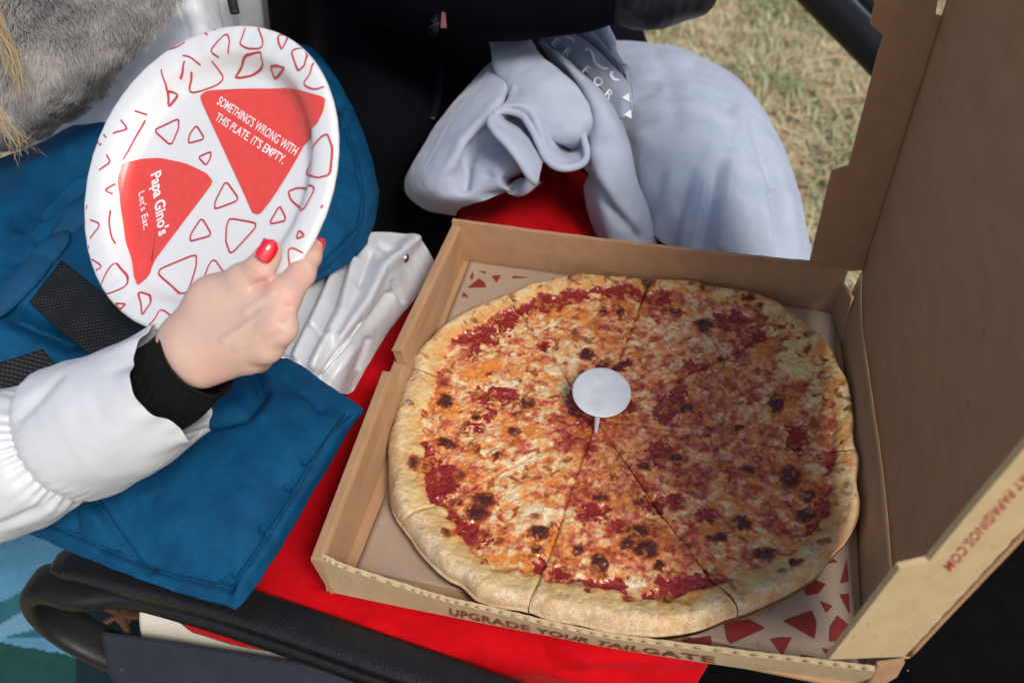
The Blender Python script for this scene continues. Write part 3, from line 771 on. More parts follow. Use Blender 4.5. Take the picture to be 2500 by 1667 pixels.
def pizza_slice(i):
    a0, a1 = CUT[i], CUT[(i + 1) % 8]
    if a1 < a0: a1 += 360
    nr = 250; na = max(90, int((a1 - a0) * 4.6))
    rr = (np.linspace(0, 1, nr) ** 0.92)
    s = np.linspace(0, 1, na)
    rng = np.random.default_rng(i)
    g0 = {0: .0012, 1: .0012, 2: .0022, 3: .0012, 4: .0008, 5: .0008, 6: .0008, 7: .0013}[i]; g1 = {0: .0012, 1: .0022, 2: .0012, 3: .0008, 4: .0008, 5: .0008, 6: .0013, 7: .0012}[i]
    g0 *= .30; g1 *= .30
    Rg, Sg = np.meshgrid(rr, s, indexing='ij')
    # outer radius for each angle
    deg = a0 + (a1 - a0) * Sg
    R = Rout(deg) * (1 + 0.009 * vnoise(np.stack([np.cos(np.radians(deg)) * 9, np.sin(np.radians(deg)) * 9, deg * 0 + 1], -1), 5))
    r = 0.004 + (R - 0.004) * Rg
    def wig(k, r): return 0.0011 * vnoise(np.stack([r * 60, r * 0 + k * 3.7, r * 0], -1), 9)
    gm = lambda k: .15 + 1.1 * np.clip(.45 + .9 * vnoise(np.stack([r * 48, r * 0 + k * 5.3, r * 0], -1), 3), 0, 1)
    o0 = (g0 * gm(i) + wig(i, r)) / r; o1 = (g1 * gm((i + 1) % 8) - wig((i + 1) % 8, r)) / r
    th = np.radians(a0) + o0 + (np.radians(a1 - a0) - o0 - o1) * Sg
    bad = (np.radians(a1 - a0) - o0 - o1) < 0.02
    x = PC[0] + r * np.cos(th); y = PC[1] + r * np.sin(th)
    P0 = np.stack([x, y, np.full_like(x, 0.02)], -1).reshape(-1, 3)
    q = pix(P0)
    xy = P0 * np.array([1, 1, 0])
    qn = q + 9 * np.stack([vnoise(xy * 170, 41) + .6 * vnoise(xy * 420, 42), vnoise(xy * 170, 43) + .6 * vnoise(xy * 420, 44)], -1)
    br, sa, og, wh = blobs(BROWN, q + 0.6 * (qn - q), 1.22), blobs(SAUCE, q + 1.3 * (qn - q), 1.7), blobs(ORANGE, qn, 1.15), blobs(WHITE, qn, 1.2)
    rr_, R_ = r.ravel(), R.ravel()
    degf = np.degrees(th.ravel()) % 360
    # crust width varies
    w = 0.0245 + 0.004 * vnoise(np.stack([np.cos(th.ravel()) * 5, np.sin(th.ravel()) * 5, th.ravel() * 0], -1), 6) + 0.0065 * fbm(xy * 75, 3, 16) 
    w += 0.0055 * np.cos(np.radians(degf - 235))
    rho = (R_ - rr_) / w                       # 0 outer edge .. 1 where the topping starts
    n_big, n_mid, n_fine = fbm(xy * 140, 3, 51), fbm(xy * 330, 3, 52), fbm(xy * 800, 2, 53)
    # ---- heights
    zt = 0.0135 + 0.0017 * n_big + 0.0007 * n_mid + 0.0002 * n_fine + 0.0018 * br * (rho > 1) - 0.0016 * np.minimum(sa, 1) + 0.0008 * wh
    side = np.minimum(Sg, 1 - Sg).ravel() * np.radians(a1 - a0) * rr_
    zt = zt - 0.0026 * np.exp(-(side / 0.0014) ** 2)
    Hc = 0.0072 + 0.0026 * vnoise(np.stack([np.cos(th.ravel()) * 6, np.sin(th.ravel()) * 6, th.ravel() * 0], -1), 7)
    Hc = Hc + 0.002 * np.cos(np.radians(degf - 270))
    rc = np.clip(rho, 0, 1.25)
    up = np.sqrt(np.clip(1 - (1 - np.clip(rc / 0.38, 0, 1)) ** 2, 0, 1))
    down = 1 - np.clip((rc - .38) / .87, 0, 1) ** 1.2
    zc = np.where(rc < 0.38, 0.006 + (Hc + 0.0075) * up, 0.0135 + Hc * down)
    zc = zc + (0.0012 * fbm(xy * 90, 3, 61) + 0.0007 * n_mid) * np.clip(rc * 4, 0, 1) - 0.0028 * np.exp(-(side / 0.0013) ** 2) * np.clip(rc * 3, 0, 1)
    top = rho > 1.25
    z = np.where(top, zt, np.where(rho > 0.9, zc * (1 - sst(.9, 1.25, rho)) + zt * sst(.9, 1.25, rho), zc))
    # near edge lies up on the bowed front wall
    z = z + 0.009 * sst(-0.02, -0.2, (P0[:, 1] - PC[1])) * np.clip((rr_ / R_ - .3) / .7, 0, 1)
    # ---- colours
    def warp(k, sd, amt=.45):
        X = xy * k
        return X + amt * np.stack([vnoise(X * .7, sd), vnoise(X * .7 + 5.1, sd + 1), X[:, 2]], -1)
    b1, b2, b3 = fbm(warp(70, 51), 3, 51), fbm(warp(135, 54), 3, 54), fbm(warp(300, 55), 2, 55)
    redm = blobs(REDDER, q + (qn - q), 1.0)
    # how much sauce stains the cheese: 0 cream .. 1 red
    rt = sst(1420, 1700, q[:, 0])
    m = .37 + .52 * b2 + .26 * b3 + .16 * b1 + .38 * redm - .38 * wh + .05 * rt
    ring = sst(.92, 1.10, rho + .25 * b2) * sst(1.75, 1.05, rho + .5 * b1) * np.clip(.35 + 1.2 * fbm(xy * 32, 2, 77) + .25 * np.cos(np.radians(degf - 290)), 0, 1)
    m = m + .55 * ring
    c = np.tile(np.array([0.76, 0.615, 0.40]), (len(q), 1))
    c = mixc(c, (0.75, 0.47, 0.20), sst(.00, .22, m)); c = mixc(c, (0.68, 0.245, 0.095), sst(.20, .46, m)); c = mixc(c, (0.47, 0.085, 0.04), sst(.44, .68, m)); c = mixc(c, (0.27, 0.026, 0.018), sst(.66, .95, m))
    # strings and lace of whiter cheese on top
    lace = 1 - np.abs(fbm(warp(240, 91, .8), 2, 91)) * 3.2
    c = mixc(c, (0.77, 0.66, 0.49), (.36 + .24 * rt) * sst(.5, .95, lace) * sst(.9, .45, m) * sst(-.35, .25, fbm(xy * 60, 2, 93) + .4 * wh))
    c = mixc(c, (0.72, 0.23, 0.03), 0.85 * sst(.15, .65, og + .22 * b2) * (rho > .7))
    c = mixc(c, (0.72, 0.25, 0.035), .62 * sst(.08, .45, fbm(xy * 85, 3, 66)))
    sx_ = sst(.26, .46, np.maximum(sa, .62 * ring * (sa > .02)) + .10 * b3)
    c = mixc(c, (0.245, 0.017, 0.014), sx_)
    c = mixc(c, (0.36, 0.04, 0.028), .55 * sx_ * sst(.05, .4, b3))
    halo = sst(.04, .36, br)
    c = mixc(c, (0.58, 0.165, 0.025), .9 * halo)
    c = mixc(c, (0.27, 0.05, 0.013), sst(.22, .48, br + .10 * b3))
    c = mixc(c, (0.085, 0.016, 0.010), sst(.46, .80, br + .12 * b3))
    fr = fbm(warp(170, 58), 2, 58)             # small browned blisters
    c = mixc(c, (0.56, 0.19, 0.04), .8 * sst(.34, .48, fr))
    c = mixc(c, (0.27, 0.06, 0.02), .75 * sst(.50, .62, fr))
    hb = vnoise(xy * 700, 59)                  # dried herbs
    c = mixc(c, (0.09, 0.06, 0.025), .7 * (hb > .88))
    pale = blobs([(1955, 868, 62, 60, 1), (1900, 792, 34, 22, .9), (2000, 960, 34, 60, .7), (1880, 1010, 26, 34, .5)], q + 1.2 * (qn - q))
    px_ = sst(.35, .55, pale)
    pc = mixc(np.tile(np.array([0.72, 0.50, 0.20]), (len(q), 1)), (0.60, 0.24, 0.055), sst(-.12, .3, b2 + .3 * b1)); pc = mixc(pc, (0.20, 0.06, 0.02), sst(.36, .50, b2 + .25 * b3))
    c = c * (1 - px_[:, None]) + pc * px_[:, None]
    z = z + .0035 * sst(.25, .7, pale) * (rho > .3)
    gl = np.clip(0.30 + .14 * b3 - .10 * sx_ + .2 * px_, .14, .6)
    # crust colour
    cc = np.tile(np.array([0.66, 0.475, 0.21]), (len(q), 1))
    cc = mixc(cc, (0.60, 0.37, 0.145), .8 * sst(-.1, .5, fbm(xy * 60, 3, 62)))
    cc = mixc(cc, (0.47, 0.29, 0.135), .85 * sst(.60, .15, rho + .12 * n_big))
    nearf = np.clip(.5 + .5 * np.cos(np.radians(degf - 245)), 0, 1)
    flour = sst(.75, .30, rho + .12 * b1) * (.25 + .75 * nearf)
    far = np.clip(1.25 * (1 - nearf) ** .7, 0, 1)
    cc = mixc(cc, (0.60, 0.25, 0.06), .9 * far * sst(-.30, .28, fbm(warp(110, 63), 3, 63)))
    cc = mixc(cc, (0.30, 0.10, 0.03), .85 * far * sst(.22, .50, fbm(warp(150, 64), 3, 64)))
    cc = mixc(cc, (0.08, 0.026, 0.013), .85 * far * sst(.48, .62, fbm(warp(150, 64), 3, 64)))
    cc = mixc(cc, (0.56, 0.19, 0.045), .8 * halo); cc = mixc(cc, (0.22, 0.05, 0.018), sst(.28, .55, br + .1 * n_mid)); cc = mixc(cc, (0.07, 0.02, 0.012), sst(.6, .95, br))
    cc = mixc(cc, (0.66, 0.25, 0.055), .8 * sst(.70, 1.05, rho) * sst(-.4, .25, n_big))
    t = sst(.96, 1.06, rho + .12 * b2 + .05 * b3)
    colr = mixc(cc, np.zeros(3), np.zeros(len(q))); colr = cc * (1 - t[:, None]) + c * t[:, None]
    # bread shows in the cut faces
    gloss = 0.72 * (1 - t) + gl * t
    Vt = np.stack([P0[:, 0], P0[:, 1], z], 1)
    # individual tilt of the slice
    mid = np.radians((a0 + a1) / 2); ax = np.array([cos(mid), sin(mid)])
    tl = {0: .006, 1: .004, 2: -.004, 3: .003, 4: -.003, 5: .0, 6: .004, 7: .008}[i]
    Vt[:, 2] += tl * ((Vt[:, :2] - PC) @ ax) + 0.001
    G = np.arange(nr * na).reshape(nr, na)
    Q = gridfaces(nr, na)
    # skirt down to the base
    root = thing('pizza_slice', SLAB[i], 'pizza slice', 'slices of the cut pizza', loc=(PC[0] + ax[0] * .1, PC[1] + ax[1] * .1, 0.004))
    isc = (t > .5).reshape(nr, na)
    qc = isc[:-1, :-1].ravel()
    rim = np.concatenate([G[:, 0], G[-1, 1:], G[::-1, -1][1:], G[0, ::-1][1:-1]])
    for nm, msk, mt in (('cheese_topping', qc, CHEESE), ('crust', ~qc, CRUST)):
        Fq = Q[msk]
        if nm == 'crust':
            base = Vt[rim].copy(); base[:, 2] = 0.0045 + (Vt[rim][:, 2] - .0135) * 0 + 0.009 * sst(-0.02, -0.2, base[:, 1] - PC[1]) * .8
            inn = base.copy(); inn[:, :2] = PC + ax * .1 + (inn[:, :2] - PC - ax * .1) * .97
            k = len(rim); n0 = len(Vt)
            V2 = np.concatenate([Vt, base, inn]); a = np.arange(k); b = (a + 1) % k
            sk = np.stack([rim[a], n0 + a, n0 + b, rim[b]], 1); sk2 = np.stack([n0 + a, n0 + k + a, n0 + k + b, n0 + b], 1)
            Fq = np.concatenate([Fq, sk, sk2])
            bc = np.tile(np.array([0.60, 0.36, 0.15]), (k, 1)); C2 = np.concatenate([colr, bc, bc]); FL = np.concatenate([flour * (1 - t), np.full(2 * k, .3)]); G2 = np.concatenate([gloss, np.full(2 * k, .8)])
        else:
            V2, C2, G2, FL = Vt, colr, gloss, flour * 0
        used = np.unique(Fq); rem = np.zeros(len(V2), np.int64); rem[used] = np.arange(len(used))
        o = mesh(nm, V2[used], rem[Fq], mt, None, True, {'colour': C2[used], 'gloss': G2[used], 'flour': FL[used]}); hang(o, root)
for i in range(8): pizza_slice(i)

# ================================================================== pizza saver
def saver():
    c = at(1469, 956, 0.0405); r = 0.0266
    n = np.array([0.03, -0.16, 1.0]); n /= np.linalg.norm(n)
    e1 = np.cross([0, 1, 0], n); e1 /= np.linalg.norm(e1); e2 = np.cross(n, e1)
    root = thing('pizza_saver', 'small white plastic three legged pizza saver stuck in the middle of the pizza', 'pizza saver', loc=tuple(at(1455, 1010, 0.014)))
    prof = [(0, 0.0), (0.6, 0.0), (0.97, -0.00005), (1.0, -0.0005), (1.0, -0.0012), (0.96, -0.0016), (0, -0.0016)]
    th = np.linspace(0, 2 * pi, 96, endpoint=False)
    R = np.stack([[c + e1 * (k * r * cos(t)) + e2 * (k * r * sin(t)) + n * z for t in th] for k, z in prof])
    V = R.reshape(-1, 3); F = [tuple(f) for f in gridfaces(len(prof), 96, wrapv=True)]
    o = fixnormals(mesh('disc', V, F, SAVER, None)); hang(o, root); bevel(o, .0002, 1)
    for k, a in enumerate((255, 15, 135)):
        a = radians(a); d = e1 * cos(a) + e2 * sin(a)
        top = c + d * r * 0.93 - n * .001; foot = c + d * r * 0.84 - n * 0.0285
        if k == 0: top, foot = at(1459, 1013, .0335), at(1454.5, 1057, .0125)
        m = 0.5 * (top + foot)
        o = tube('leg', np.array([top, m, foot]), [0.0026, 0.0022, 0.0015], SAVER, root, rb=[0.0016, 0.0014, 0.001], ns=12, m=12, up=d)
saver()

# ================================================================== paper plate
PLC = np.array([-0.107, 0.148, 0.279]); PLN = np.array([-0.284, -0.575, 0.768]); PLN /= np.linalg.norm(PLN)
PLX = MCAM[:, 0] - PLN * np.dot(MCAM[:, 0], PLN); PLX /= np.linalg.norm(PLX); PLY = np.cross(PLN, PLX)
PR = 0.115; RIMH = 0.015
PLC0 = PLC - PLN * RIMH                # middle of the flat bottom
PROF = np.array([[0, 0], [.03, 0], [.06, 0], [.078, .0002], [.083, .0012], [.0875, .0045], [.0915, .0095], [.0945, .0130], [.098, .0150], [.103, .0160], [.108, .0162], [.1125, .0158], [.1148, .0142], [.1155, .0118]])
def pz(r): return np.interp(r, PROF[:, 0], PROF[:, 1])
def plate_uv(u, v, off=0.0):
    "plate coordinates of the spot on the plate seen at pixel (u, v)"
    z = 0.0
    for k in range(12):
        p = onplane(u, v, PLC0 + PLN * (z + off), PLN) - PLC0
        x, y = p @ PLX, p @ PLY
        z = 0.5 * z + 0.5 * pz(min(np.hypot(x, y), .1148))
    return np.array([x, y])
def plate_pt(xy, off=0.0003):
    xy = np.asarray(xy, float); r = np.hypot(xy[..., 0], xy[..., 1])
    k = np.where(r > .1146, .1146 / np.maximum(r, 1e-9), 1)
    xy = xy * k[..., None]; r = np.minimum(r, .1146)
    wv = 0.0011 * np.sin(3 * np.arctan2(xy[..., 1], xy[..., 0]) + .7) * sst(.08, .115, r)
    z = pz(r) + wv
    dr = (pz(r + .0006) - pz(r - .0006)) / .0012
    rad = xy / np.maximum(r, 1e-6)[..., None]
    nx = -dr / np.sqrt(1 + dr * dr); nz = 1 / np.sqrt(1 + dr * dr)
    return PLC0 + PLX * (xy[..., 0] + off * nx * rad[..., 0])[..., None] + PLY * (xy[..., 1] + off * nx * rad[..., 1])[..., None] + PLN * (z + off * nz)[..., None]
plate = thing('paper_plate', 'white paper plate printed with red pizza wedges, tilted in the hand', 'plate', loc=tuple(PLC0))
def make_plate():
    th = np.linspace(0, 2 * pi, 240, endpoint=False)
    prof = cr(PROF[:, :], 90)
    R = []
    for r, z in prof:
        wv = 0.0011 * np.sin(3 * th + .7) * sst(.08, .115, r) + 0.00035 * sst(.086, .1, r) * np.sign(np.sin(th * 46 + 3 * np.sin(th * 5))) * np.abs(np.sin(th * 46 + 3 * np.sin(th * 5))) ** .5 * .35
        R.append(PLC0 + PLX * (r * np.cos(th))[:, None] + PLY * (r * np.sin(th))[:, None] + PLN * (z + wv)[:, None])
    R = np.array(R)
    o = mesh('dish', R.reshape(-1, 3), gridfaces(90, 240, wrapv=True), PLATE, None)
    hang(o, plate)
    m = o.modifiers.new('thickness', 'SOLIDIFY'); m.thickness = 0.0007; m.offset = 1
    def chaikin(p, closed, n=2):
        p = np.asarray(p, float)
        for _ in range(n):
            if closed:
                a, b = p, np.roll(p, -1, 0)
                p = np.stack([a * .87 + b * .13, a * .13 + b * .87], 1).reshape(-1, 2)
            else:
                a, b = p[:-1], p[1:]
                p = np.concatenate([p[:1], np.stack([a * .78 + b * .22, a * .22 + b * .78], 1).reshape(-1, 2), p[-1:]])
        return p
    def dense(p, closed, step=0.0012):
        if closed: p = np.concatenate([p, p[:1]])
        L = np.concatenate([[0], np.cumsum(np.linalg.norm(np.diff(p, axis=0), axis=1))])
        t = np.linspace(0, L[-1], max(6, int(L[-1] / step)))
        return np.stack([np.interp(t, L, p[:, k]) for k in (0, 1)], 1)
    def ribbon(pxs, closed, w=0.00075):
        p = np.array([plate_uv(u, v) for u, v in pxs])
        p = dense(chaikin(p, closed), closed)
        T = np.gradient(p, axis=0); T /= np.linalg.norm(T, axis=1, keepdims=True) + 1e-9
        N = np.stack([-T[:, 1], T[:, 0]], 1)
        P = plate_pt(np.stack([p - N * w, p, p + N * w], 1), 0.0004)
        o = mesh('printed_outline', P.reshape(-1, 3), gridfaces(len(p), 3), PLLINE, None); hang(o, plate)
    closed = [[(411,264),(409.5,223.6),(421,224.5),(436,232)], [(373.6,318),(437,289.6),(437,314),(418.6,357)], [(459.7,351),(464,328),(480,306),(501,340)], [(484.6,384),(516,370.5),(515,386),(504,405)],
      [(573,189),(596,136),(637.6,126),(643,159),(616,185),(587,191)], [(670,193.5),(660,163),(676,160.5),(699,168)], [(679,86),(701,83),(699,102),(688,123),(679,102)], [(711,126),(742,117),(752,139),(745,162),(729,176)],
      [(800,324),(814,363),(807,429),(774,436),(742,423)], [(703.5,468),(730,458),(773,455.5),(739,519),(712,491)], [(523.6,512),(526.6,491),(552,441),(586,489)], [(463.7,590),(466.7,572),(493,531),(519,575)],
      [(561,533),(634,546),(564,623),(552,590),(553.6,554)], [(657,548),(683,502),(697.5,530),(696,540)], [(722,583),(729,561),(743,575)], [(377,661.7),(480,619.7),(480,650),(444,724.6)], [(338,712.6),(368,721.6),(371,739.6),(350,772),(347,742.6)], [(281,741),(311,742.6),(297,756)]]
    opened = [[(468,176),(455,234),(551.5,202),(517,149)], [(557,130),(561,101.6),(553,78.7),(530,101.6),(512,126),(534,140)], [(597,68.6),(590,93),(583,107),(602,119),(640,119),(642,99),(630,68.6)], [(767,156),(759.5,185),(741,206),(754,216),(774,221.6),(794,215)],
      [(490.7,699),(519,624),(547.6,667),(600,750)], [(637.5,598.7),(647,580),(652.5,590)], [(706,650),(702,607.7),(715,604.7),(738,616.7)], [(368,796.5),(383,778.5),(395,752),(431,780)], [(248,699),(281,637.7),(293,655.7),(314,676.6),(311,700.6),(269,717),(258,717)],
      [(275,474),(254,465),(281,449)], [(242,416),(272,398),(261,378.5)], [(218,582),(249.4,547.8),(218,536)], [(222,632),(251,650),(233,660)], [(269,513),(264,542),(270,578),(281,596)], [(277.5,327),(317.6,318),(297.5,294)], [(395,170.5),(405,202),(409,225)], [(446.8,136),(464,139),(490,159)], [(451,149),(446.8,176),(441,193.5)], [(355,294),(329,337),(300,390)],
      [(330,272),(345,276),(360,281)], [(240,345),(244,352)], [(255,330),(262,338)], [(410,125),(430,118),(452,104)], [(384,140),(392,134)], [(470,84),(476,88)], [(520,74),(526,72)], [(500,80),(506,86)], [(212,500),(209,512)], [(214,600),(216,606)], [(228,690),(236,700)], [(205,540),(206,548)], [(205,560),(206,568)], [(545,66),(552,64)], [(783,508),(788,500)], [(236,362),(232,368)], [(244,356),(250,352)], [(211,612),(214,618)]]
    for p in closed: ribbon(p, True)
    for p in opened: ribbon(p, False, .00042 if p[0] in ((355, 294), (269, 513)) else .00065)
    def wedge(pxs):
        p = np.array([plate_uv(u, v) for u, v in pxs])
        p = dense(chaikin(p, True, 3), True, 0.0016)[:-1]
        m = p.mean(0) * .8 + .2 * p[np.argmin(p[:, 1])]; ks = np.linspace(0.0008, 1, 34)
        rings = np.stack([m + (p - m) * k for k in ks])
        P = plate_pt(rings, 0.0006)
        k = len(p); F = np.concatenate([gridfaces(34, k, wrapv=True)])
        o = mesh('printed_wedge', P.reshape(-1, 3), F, PLRED, None, smooth=False); hang(o, plate)
        if np.mean([p.normal.dot(Vector(PLN)) for p in o.data.polygons]) < 0: o.data.flip_normals()
    wedge([(x / 2.613, y / 2.613) for x, y in [(1272,620),(1320,580),(1560,568),(1820,556),(1950,590),(2056,620),(2086,640),(2070,720),(2030,800),(1950,910),(1860,1080),(1740,1270),(1660,1372),(1612,1362),(1560,1240),(1430,960)]])
    wedge([(x / 3.337 + 200, y / 3.337 + 350) for x, y in [(284,300),(326,158),(470,128),(640,120),(850,165),(1020,245),(1076,318),(931,510),(772,720),(598,950),(489,1095),(456,1172),(418,1080),(350,800),(310,520)]])
    def words(body, a, b, cap, boldw=0.0, spacing=1.0):
        Vt, Ft = bold_mesh(body, boldw, spacing)
        x0, x1 = Vt[:, 0].min(), Vt[:, 0].max()
        pa, pb = plate_uv(*a), plate_uv(*b); d = pb - pa; up = np.array([-d[1], d[0]]); up /= np.linalg.norm(up)
        Q = pa + d * ((Vt[:, 0:1] - x0) / (x1 - x0)) + up * (Vt[:, 1:2] / 0.73 * cap)
        o = mesh('printed_words', plate_pt(Q, 0.0011), Ft, PLWHITE, None, smooth=False); hang(o, plate)
    words("SOMETHING'S WRONG WITH", (531, 255), (721, 382), 0.0068, 0.012, 1.02)
    words("THIS PLATE. IT'S EMPTY.", (526, 294), (692, 403), 0.0066, 0.012, 1.02)
    words("Papa Gino's", (371, 428), (391, 579), 0.0102, 0.028, 1.0)
    words("Let's Eat.", (341, 473), (353.5, 563), 0.0062, 0.010, 1.05)
make_plate()

# ================================================================== blanket, seat, armrest
def red_blanket():
    root = thing('red_blanket', 'red fleece blanket spread under the pizza box', 'blanket', loc=(0.1, 0.1, -0.03))
    rows = [[(1150, 400, -.05), (1230, 375, -.04), (1320, 350, -.04), (1480, 380, -.06), (1560, 420, -.10)],
            [(1078, 640, -.03), (1200, 600, -.02), (1350, 560, -.02), (1500, 600, -.03), (1640, 640, -.05)],
            [(860, 900, -.020), (1050, 850, -.010), (1350, 860, -.009), (1600, 900, -.009), (1850, 920, -.012)],
            [(740, 1150, -.018), (950, 1150, -.010), (1300, 1160, -.009), (1600, 1180, -.009), (1850, 1200, -.012)],
            [(640, 1350, -.022), (860, 1400, -.012), (1200, 1450, -.009), (1500, 1500, -.009), (1780, 1530, -.012)],
            [(575, 1452, -.034), (740, 1482, -.022), (1040, 1560, -.018), (1380, 1600, -.016), (1736, 1608, -.018)],
            [(590, 1480, -.060), (790, 1545, -.050), (1080, 1640, -.045), (1330, 1640, -.032), (1722, 1634, -.030)],
            [(620, 1500, -.11), (830, 1580, -.10), (1100, 1670, -.085), (1380, 1690, -.055), (1700, 1672, -.045)],
            [(650, 1520, -.16), (860, 1610, -.15), (1130, 1700, -.13), (1400, 1750, -.09), (1690, 1720, -.07)]]
    P = patch(rows, 120, 120, [([(1080, 1655), (1300, 1632), (1500, 1668)], .004, 18), ([(900, 1520), (1100, 1600)], .004, 26), ([(1180, 470), (1330, 440)], .004, 22)],
              [(.0022, 22, 3), (.0007, 90, 4)])
    cloth('blanket', P, RED, root, 0.004)
    P = patch([[(395, 1452, -.030), (600, 1490, -.034), (880, 1575, -.034)], [(408, 1488, -.045), (600, 1530, -.05), (860, 1600, -.05)], [(470, 1545, -.075), (600, 1580, -.08), (790, 1606, -.08)]], 20, 50, noise=[(.0015, 40, 6)])
    cloth('hanging_fold', P, RED, root, 0.004)
red_blanket()

def arm():
    root = thing('armrest', 'black moulded seat armrest loop with a grained padded top, beside the blue pad', 'armrest', loc=(-0.24, -0.03, -0.14))
    y0 = -0.030
    px = [(1300, 1738), (1100, 1662), (900, 1592), (700, 1522), (500, 1458), (320, 1412), (200, 1384), (132, 1378)]
    top = [at(u, v, -0.022) for u, v in px]
    # flat-topped padded bar: rounded rectangle section
    def sect(path, w, hgt, m=90, e=4.0, ns=40):
        path = cr(np.array(path), m)
        T = np.gradient(path, axis=0); T /= np.linalg.norm(T, axis=1, keepdims=True)
        side = np.array([0.0, 1.0, 0.0]); A = np.tile(side, (m, 1)); A -= T * np.sum(A * T, 1, keepdims=True); A /= np.linalg.norm(A, axis=1, keepdims=True)
        B = np.cross(T, A); B *= np.sign(B[:1, 2:3] + 1e-9)
        th = np.linspace(0, 2 * pi, ns, endpoint=False)
        c = np.sign(np.cos(th)) * np.abs(np.cos(th)) ** (2 / e); s = np.sign(np.sin(th)) * np.abs(np.sin(th)) ** (2 / e)
        return path[:, None] + A[:, None] * (w * c)[None, :, None] + B[:, None] * (hgt * s)[None, :, None]
    R = sect(top, 0.0165, 0.0108)
    for k in range(10):      # rounded end of the pad
        c_ = R[-1 - k].mean(0); R[-1 - k] = c_ + (R[-1 - k] - c_) * (0.35 + 0.65 * sqrt(k / 9))
    V, F = tubemesh(R); o = fixnormals(mesh('padded_top', V, F, VINYL)); hang(o, root)
    x0, z0 = top[7][0], -0.022
    loop = [(x0 + a, y0 - b, z) for a, b, z in ((.030, .001, -.0315), (.004, .001, -.0310), (-.0125, .002, -.0380), (-.0195, .003, -.0580), (-.0190, .004, -.0780), (-.008, .006, -.1000), (.015, .008, -.1180), (.050, .010, -.1300), (.12, .012, -.1400), (.30, .015, -.1500))]
    und = [(p[0], p[1] - .003, p[2] - .0105) for p in top[:6]]
    R = sect(und + loop, 0.0175, 0.0092, m=200, e=3.4)
    V, F = tubemesh(R); o = fixnormals(mesh('loop', V, F, PLAST)); hang(o, root)
    o = slab('side_panel', [at(240, 1535, -.080), at(420, 1560, -.080), at(800, 1622, -.080), at(1150, 1690, -.080), at(1150, 1760, -.10), at(330, 1760, -.11), at(262, 1640, -.10)], (0, 0, -.02), SLATE, root, .004)
arm()

def seat():
    root = thing('seat_cushion', 'cream vinyl seat edge seen through the armrest loop', 'seat', loc=tuple(at(500, 1560, -.12)))
    P = patch([[(352, 1440, -.085), (560, 1480, -.075), (900, 1600, -.075)], [(340, 1500, -.088), (540, 1540, -.082), (880, 1625, -.085)], [(345, 1552, -.105), (540, 1585, -.105), (860, 1640, -.105)], [(360, 1575, -.13), (540, 1610, -.13), (850, 1665, -.13)]], 40, 60)
    cloth('cushion_edge', P, CREAM, root, .01)
    root = thing('black_seat', 'flat black rubber seat pad with crumbs under the right side of the box', 'seat pad', loc=(0.4, 0.0, -0.16))
    P = patch([[(-.20, -.60, -.16), (.3, -.62, -.12), (.9, -.60, -.12)], [(-.20, -.2, -.16), (.3, -.2, -.115), (.9, -.2, -.115)], [(-.20, .14, -.16), (.3, .2, -.115), (.9, .2, -.115)], [(-.20, .44, -.16), (.3, .46, -.12), (.9, .46, -.12)]], 60, 60, world=True, noise=[(.003, 9, 2)])
    cloth('pad', P, DARKMAT, root, .03)
    # crumbs on it
    cr_ = []
    for k in range(70):
        u, v = RNG.uniform(2180, 2480), RNG.uniform(1420, 1660)
        p = at(u, v, -.1135); s = RNG.uniform(.0003, .0011)
        if k == 0: p = at(2215, 1639, -.113); s = .0028
        bm_ = np.array([(1, 0, 0), (-1, 0, 0), (0, 1, 0), (0, -1, 0), (0, 0, 1), (0, 0, -1)]) * RNG.uniform(.6, 1.3, (6, 1)) * s
        cr_.append((p + bm_, [(0, 2, 4), (2, 1, 4), (1, 3, 4), (3, 0, 4), (2, 0, 5), (1, 2, 5), (3, 1, 5), (0, 3, 5)]))
    V, F = merge(cr_)
    o = mesh('crumbs', V, F, plain('bread_crumb', (0.45, 0.36, 0.25), .9)); hang(o, root); o['kind'] = 'stuff'
seat()

